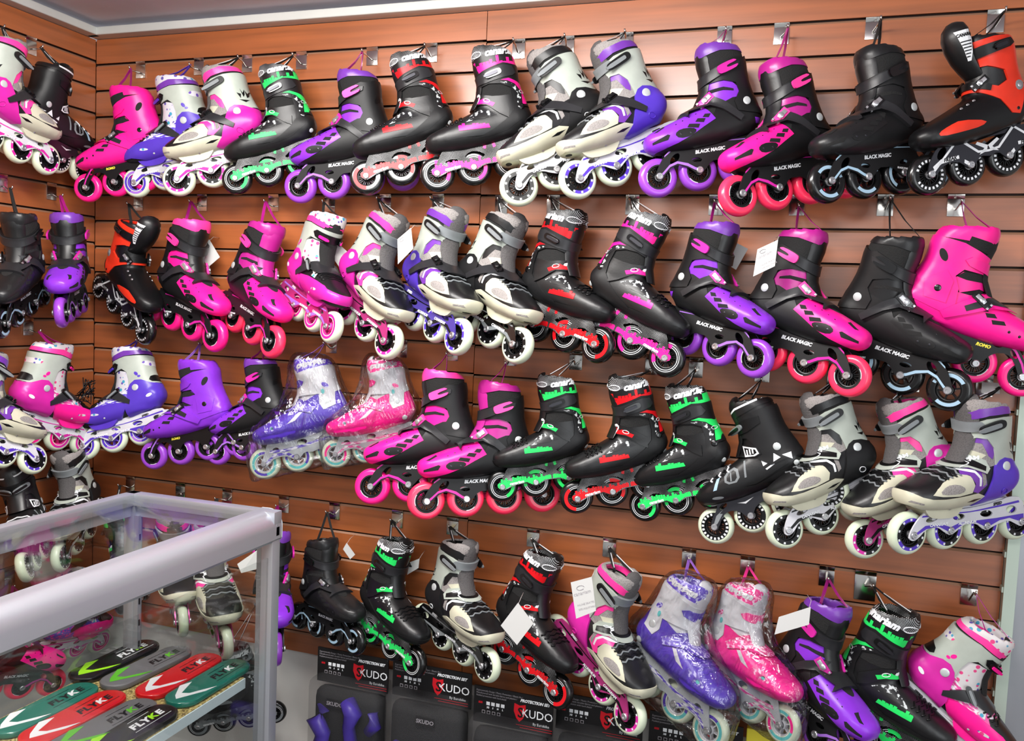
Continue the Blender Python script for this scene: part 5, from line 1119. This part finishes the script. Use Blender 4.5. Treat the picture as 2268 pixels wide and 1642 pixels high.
# ------------------------------------------------------------------ packaged protection sets on the white wall
def pset(x0, z1, w, kind, label, y=-.10):
    root = link('protection_set_package', None); root.location = (x0+w/2, y, Z0+z1); K = w/.215
    mb = MB(); mb.box((0, 0, -.045), (w, .004, .09), 'card black'); yy = -.0026
    def tx(t, s, x, z, r, sh=.15, al='C', bold=.0003):
        v, f = text_flat(t, s, sh, bold); mx = min(q[0] for q in v) if al == 'L' else 0
        mb.add([(x+(a-mx)*K, yy, z+b) for a, b, _ in v], f, r, False)
    for i, t in enumerate(('Ergonomically Design / Plastic Protection / Elastic Fit /', 'Manufactured with durable fabrics and plastics /', 'Padded protection with hard shield')): tx(t, .0058, -w/2+.006, -.010-i*.0065, 'print grey', .15, 'L', 0)
    tx('SIZE', .006, -w/2+.012, -.040, 'shield red', .1, 'L')
    for i, t in enumerate(('XS', 'S', 'M', 'L')):
        mb.box((-w/2+.037+i*.0125, yy+.0002, -.040), (.009, .0006, .0085), 'print', bev=.0002); tx(t, .006, -w/2+.037+i*.0125, -.050, 'print', .1)
        mb.box((-w/2+.026+i*.013, yy+.0002, -.062), (.008, .0006, .0075), 'print grey'); mb.box((-w/2+.026+i*.013, yy, -.062), (.006, .0006, .0055), 'card black')
    tx('PROTECTION SET', .0098, .055, -.017, 'print', .3, bold=.0005)
    mb.poly([(.004, -.026), (.018, -.030), (.032, -.026), (.033, -.045), (.026, -.062), (.018, -.070), (.010, -.062), (.003, -.045)], [], yy-.0002, yy+.0002, 'shield red'); yy -= .0005
    tx('S', .034, .020, -.048, 'card black', 0, bold=.0008); tx('KUDO', .0285, .062, -.047, 'print', 0, bold=.0001)
    tx('By Eurobike', .009, .072, -.069, 'print', .0, bold=0); mb.box((.055, yy, -.077), (.09, .0004, .0009), 'shield red'); mb.box((.06, yy, -.083), (.08, .0004, .0009), 'shield red')
    link('header_card', mb.me('header_card', 0), root)
    cm = 'pad violet'
    p = MB(); p.box((0, -.004, -.20), (w*.92, .05, .20), 'pad black', bev=.022); link('pad_bundle', p.me('pad_bundle', 0), root)
    q = MB()
    if kind == 0:
        q.tube([(-.06, -.04, -.14), (-.075, -.05, -.17), (-.05, -.055, -.20), (-.062, -.05, -.235), (-.03, -.05, -.26)], [.018, .024, .020, .024, .018], cm, 12)
        q.tube([(.01, -.04, -.11), (.035, -.055, -.135), (.02, -.05, -.17), (.03, -.05, -.22), (.015, -.05, -.26)], [.02, .024, .016, .018, .018], cm, 12)
        q.tube([(.08, -.035, -.13), (.088, -.04, -.16), (.07, -.04, -.18)], [.014, .018, .014], cm, 12)
    elif kind == 1:
        q.box((.045, -.045, -.205), (.08, .03, .065), cm, bev=.014)
        for k in (-1, 1): q.cyl((.045+k*.022, -.061, -.205), (.045+k*.022, -.0635, -.205), .007, 'card black', 12)
        q.tube([(-.08, -.04, -.20), (-.05, -.05, -.205), (-.02, -.045, -.215)], [.014, .018, .014], cm, 12)
    else: q.box((-.03, -.04, -.19), (.07, .03, .07), 'pad black', bev=.014)
    link('shin_guard', q.me('shin_guard', 0), root)
    b = MB(); b.box((-.03 if kind != 1 else 0, -.034 if kind != 2 else -.058, -.128), (.05, .002, .022), 'card black')
    v, f = text_flat('SKUDO', .014, .1, .0004); yq = -.036 if kind != 2 else -.060; b.add([(a-(.03 if kind != 1 else 0), yq, c-.128) for a, c, _ in v], f, 'print grey', False); link('label_patch', b.me('label_patch', 0), root)
    nb = MB(); nb.box((0, -.008, -.185), (w*.97, .095, .24), 'net', bev=.02); link('net_bag', nb.me('net_bag', 0), root)
    thing(root, label, 'protection set', 'packaged protection sets')
pset(.848, -1.563, .205, 0, 'packaged set with violet pads nearest the glass case')
pset(1.066, -1.560, .215, 1, 'packaged set whose card shows fully between white and green wheels')
pset(1.296, -1.575, .20, 2, 'packaged set with black pads under the red-trimmed skate', -.12)
pset(1.492, -1.575, .21, 2, 'packaged set under the grey and pink skate', -.075)
pset(1.716, -1.580, .212, 2, 'packaged set behind the film-wrapped skates', -.07)
o = link('yellow_package', MB().box((1.982, -.05, Z0-1.650), (.095, .02, .13), 'yellow card', bev=.002).me('yellow_package', 0)); thing(o, 'yellow package at the bottom behind the pink film-wrapped skate', 'package')
for k in list(bpy.data.objects):
    if k.name.startswith('i') and k.data and k.name.split('.')[0] == 'i': bpy.data.objects.remove(k)
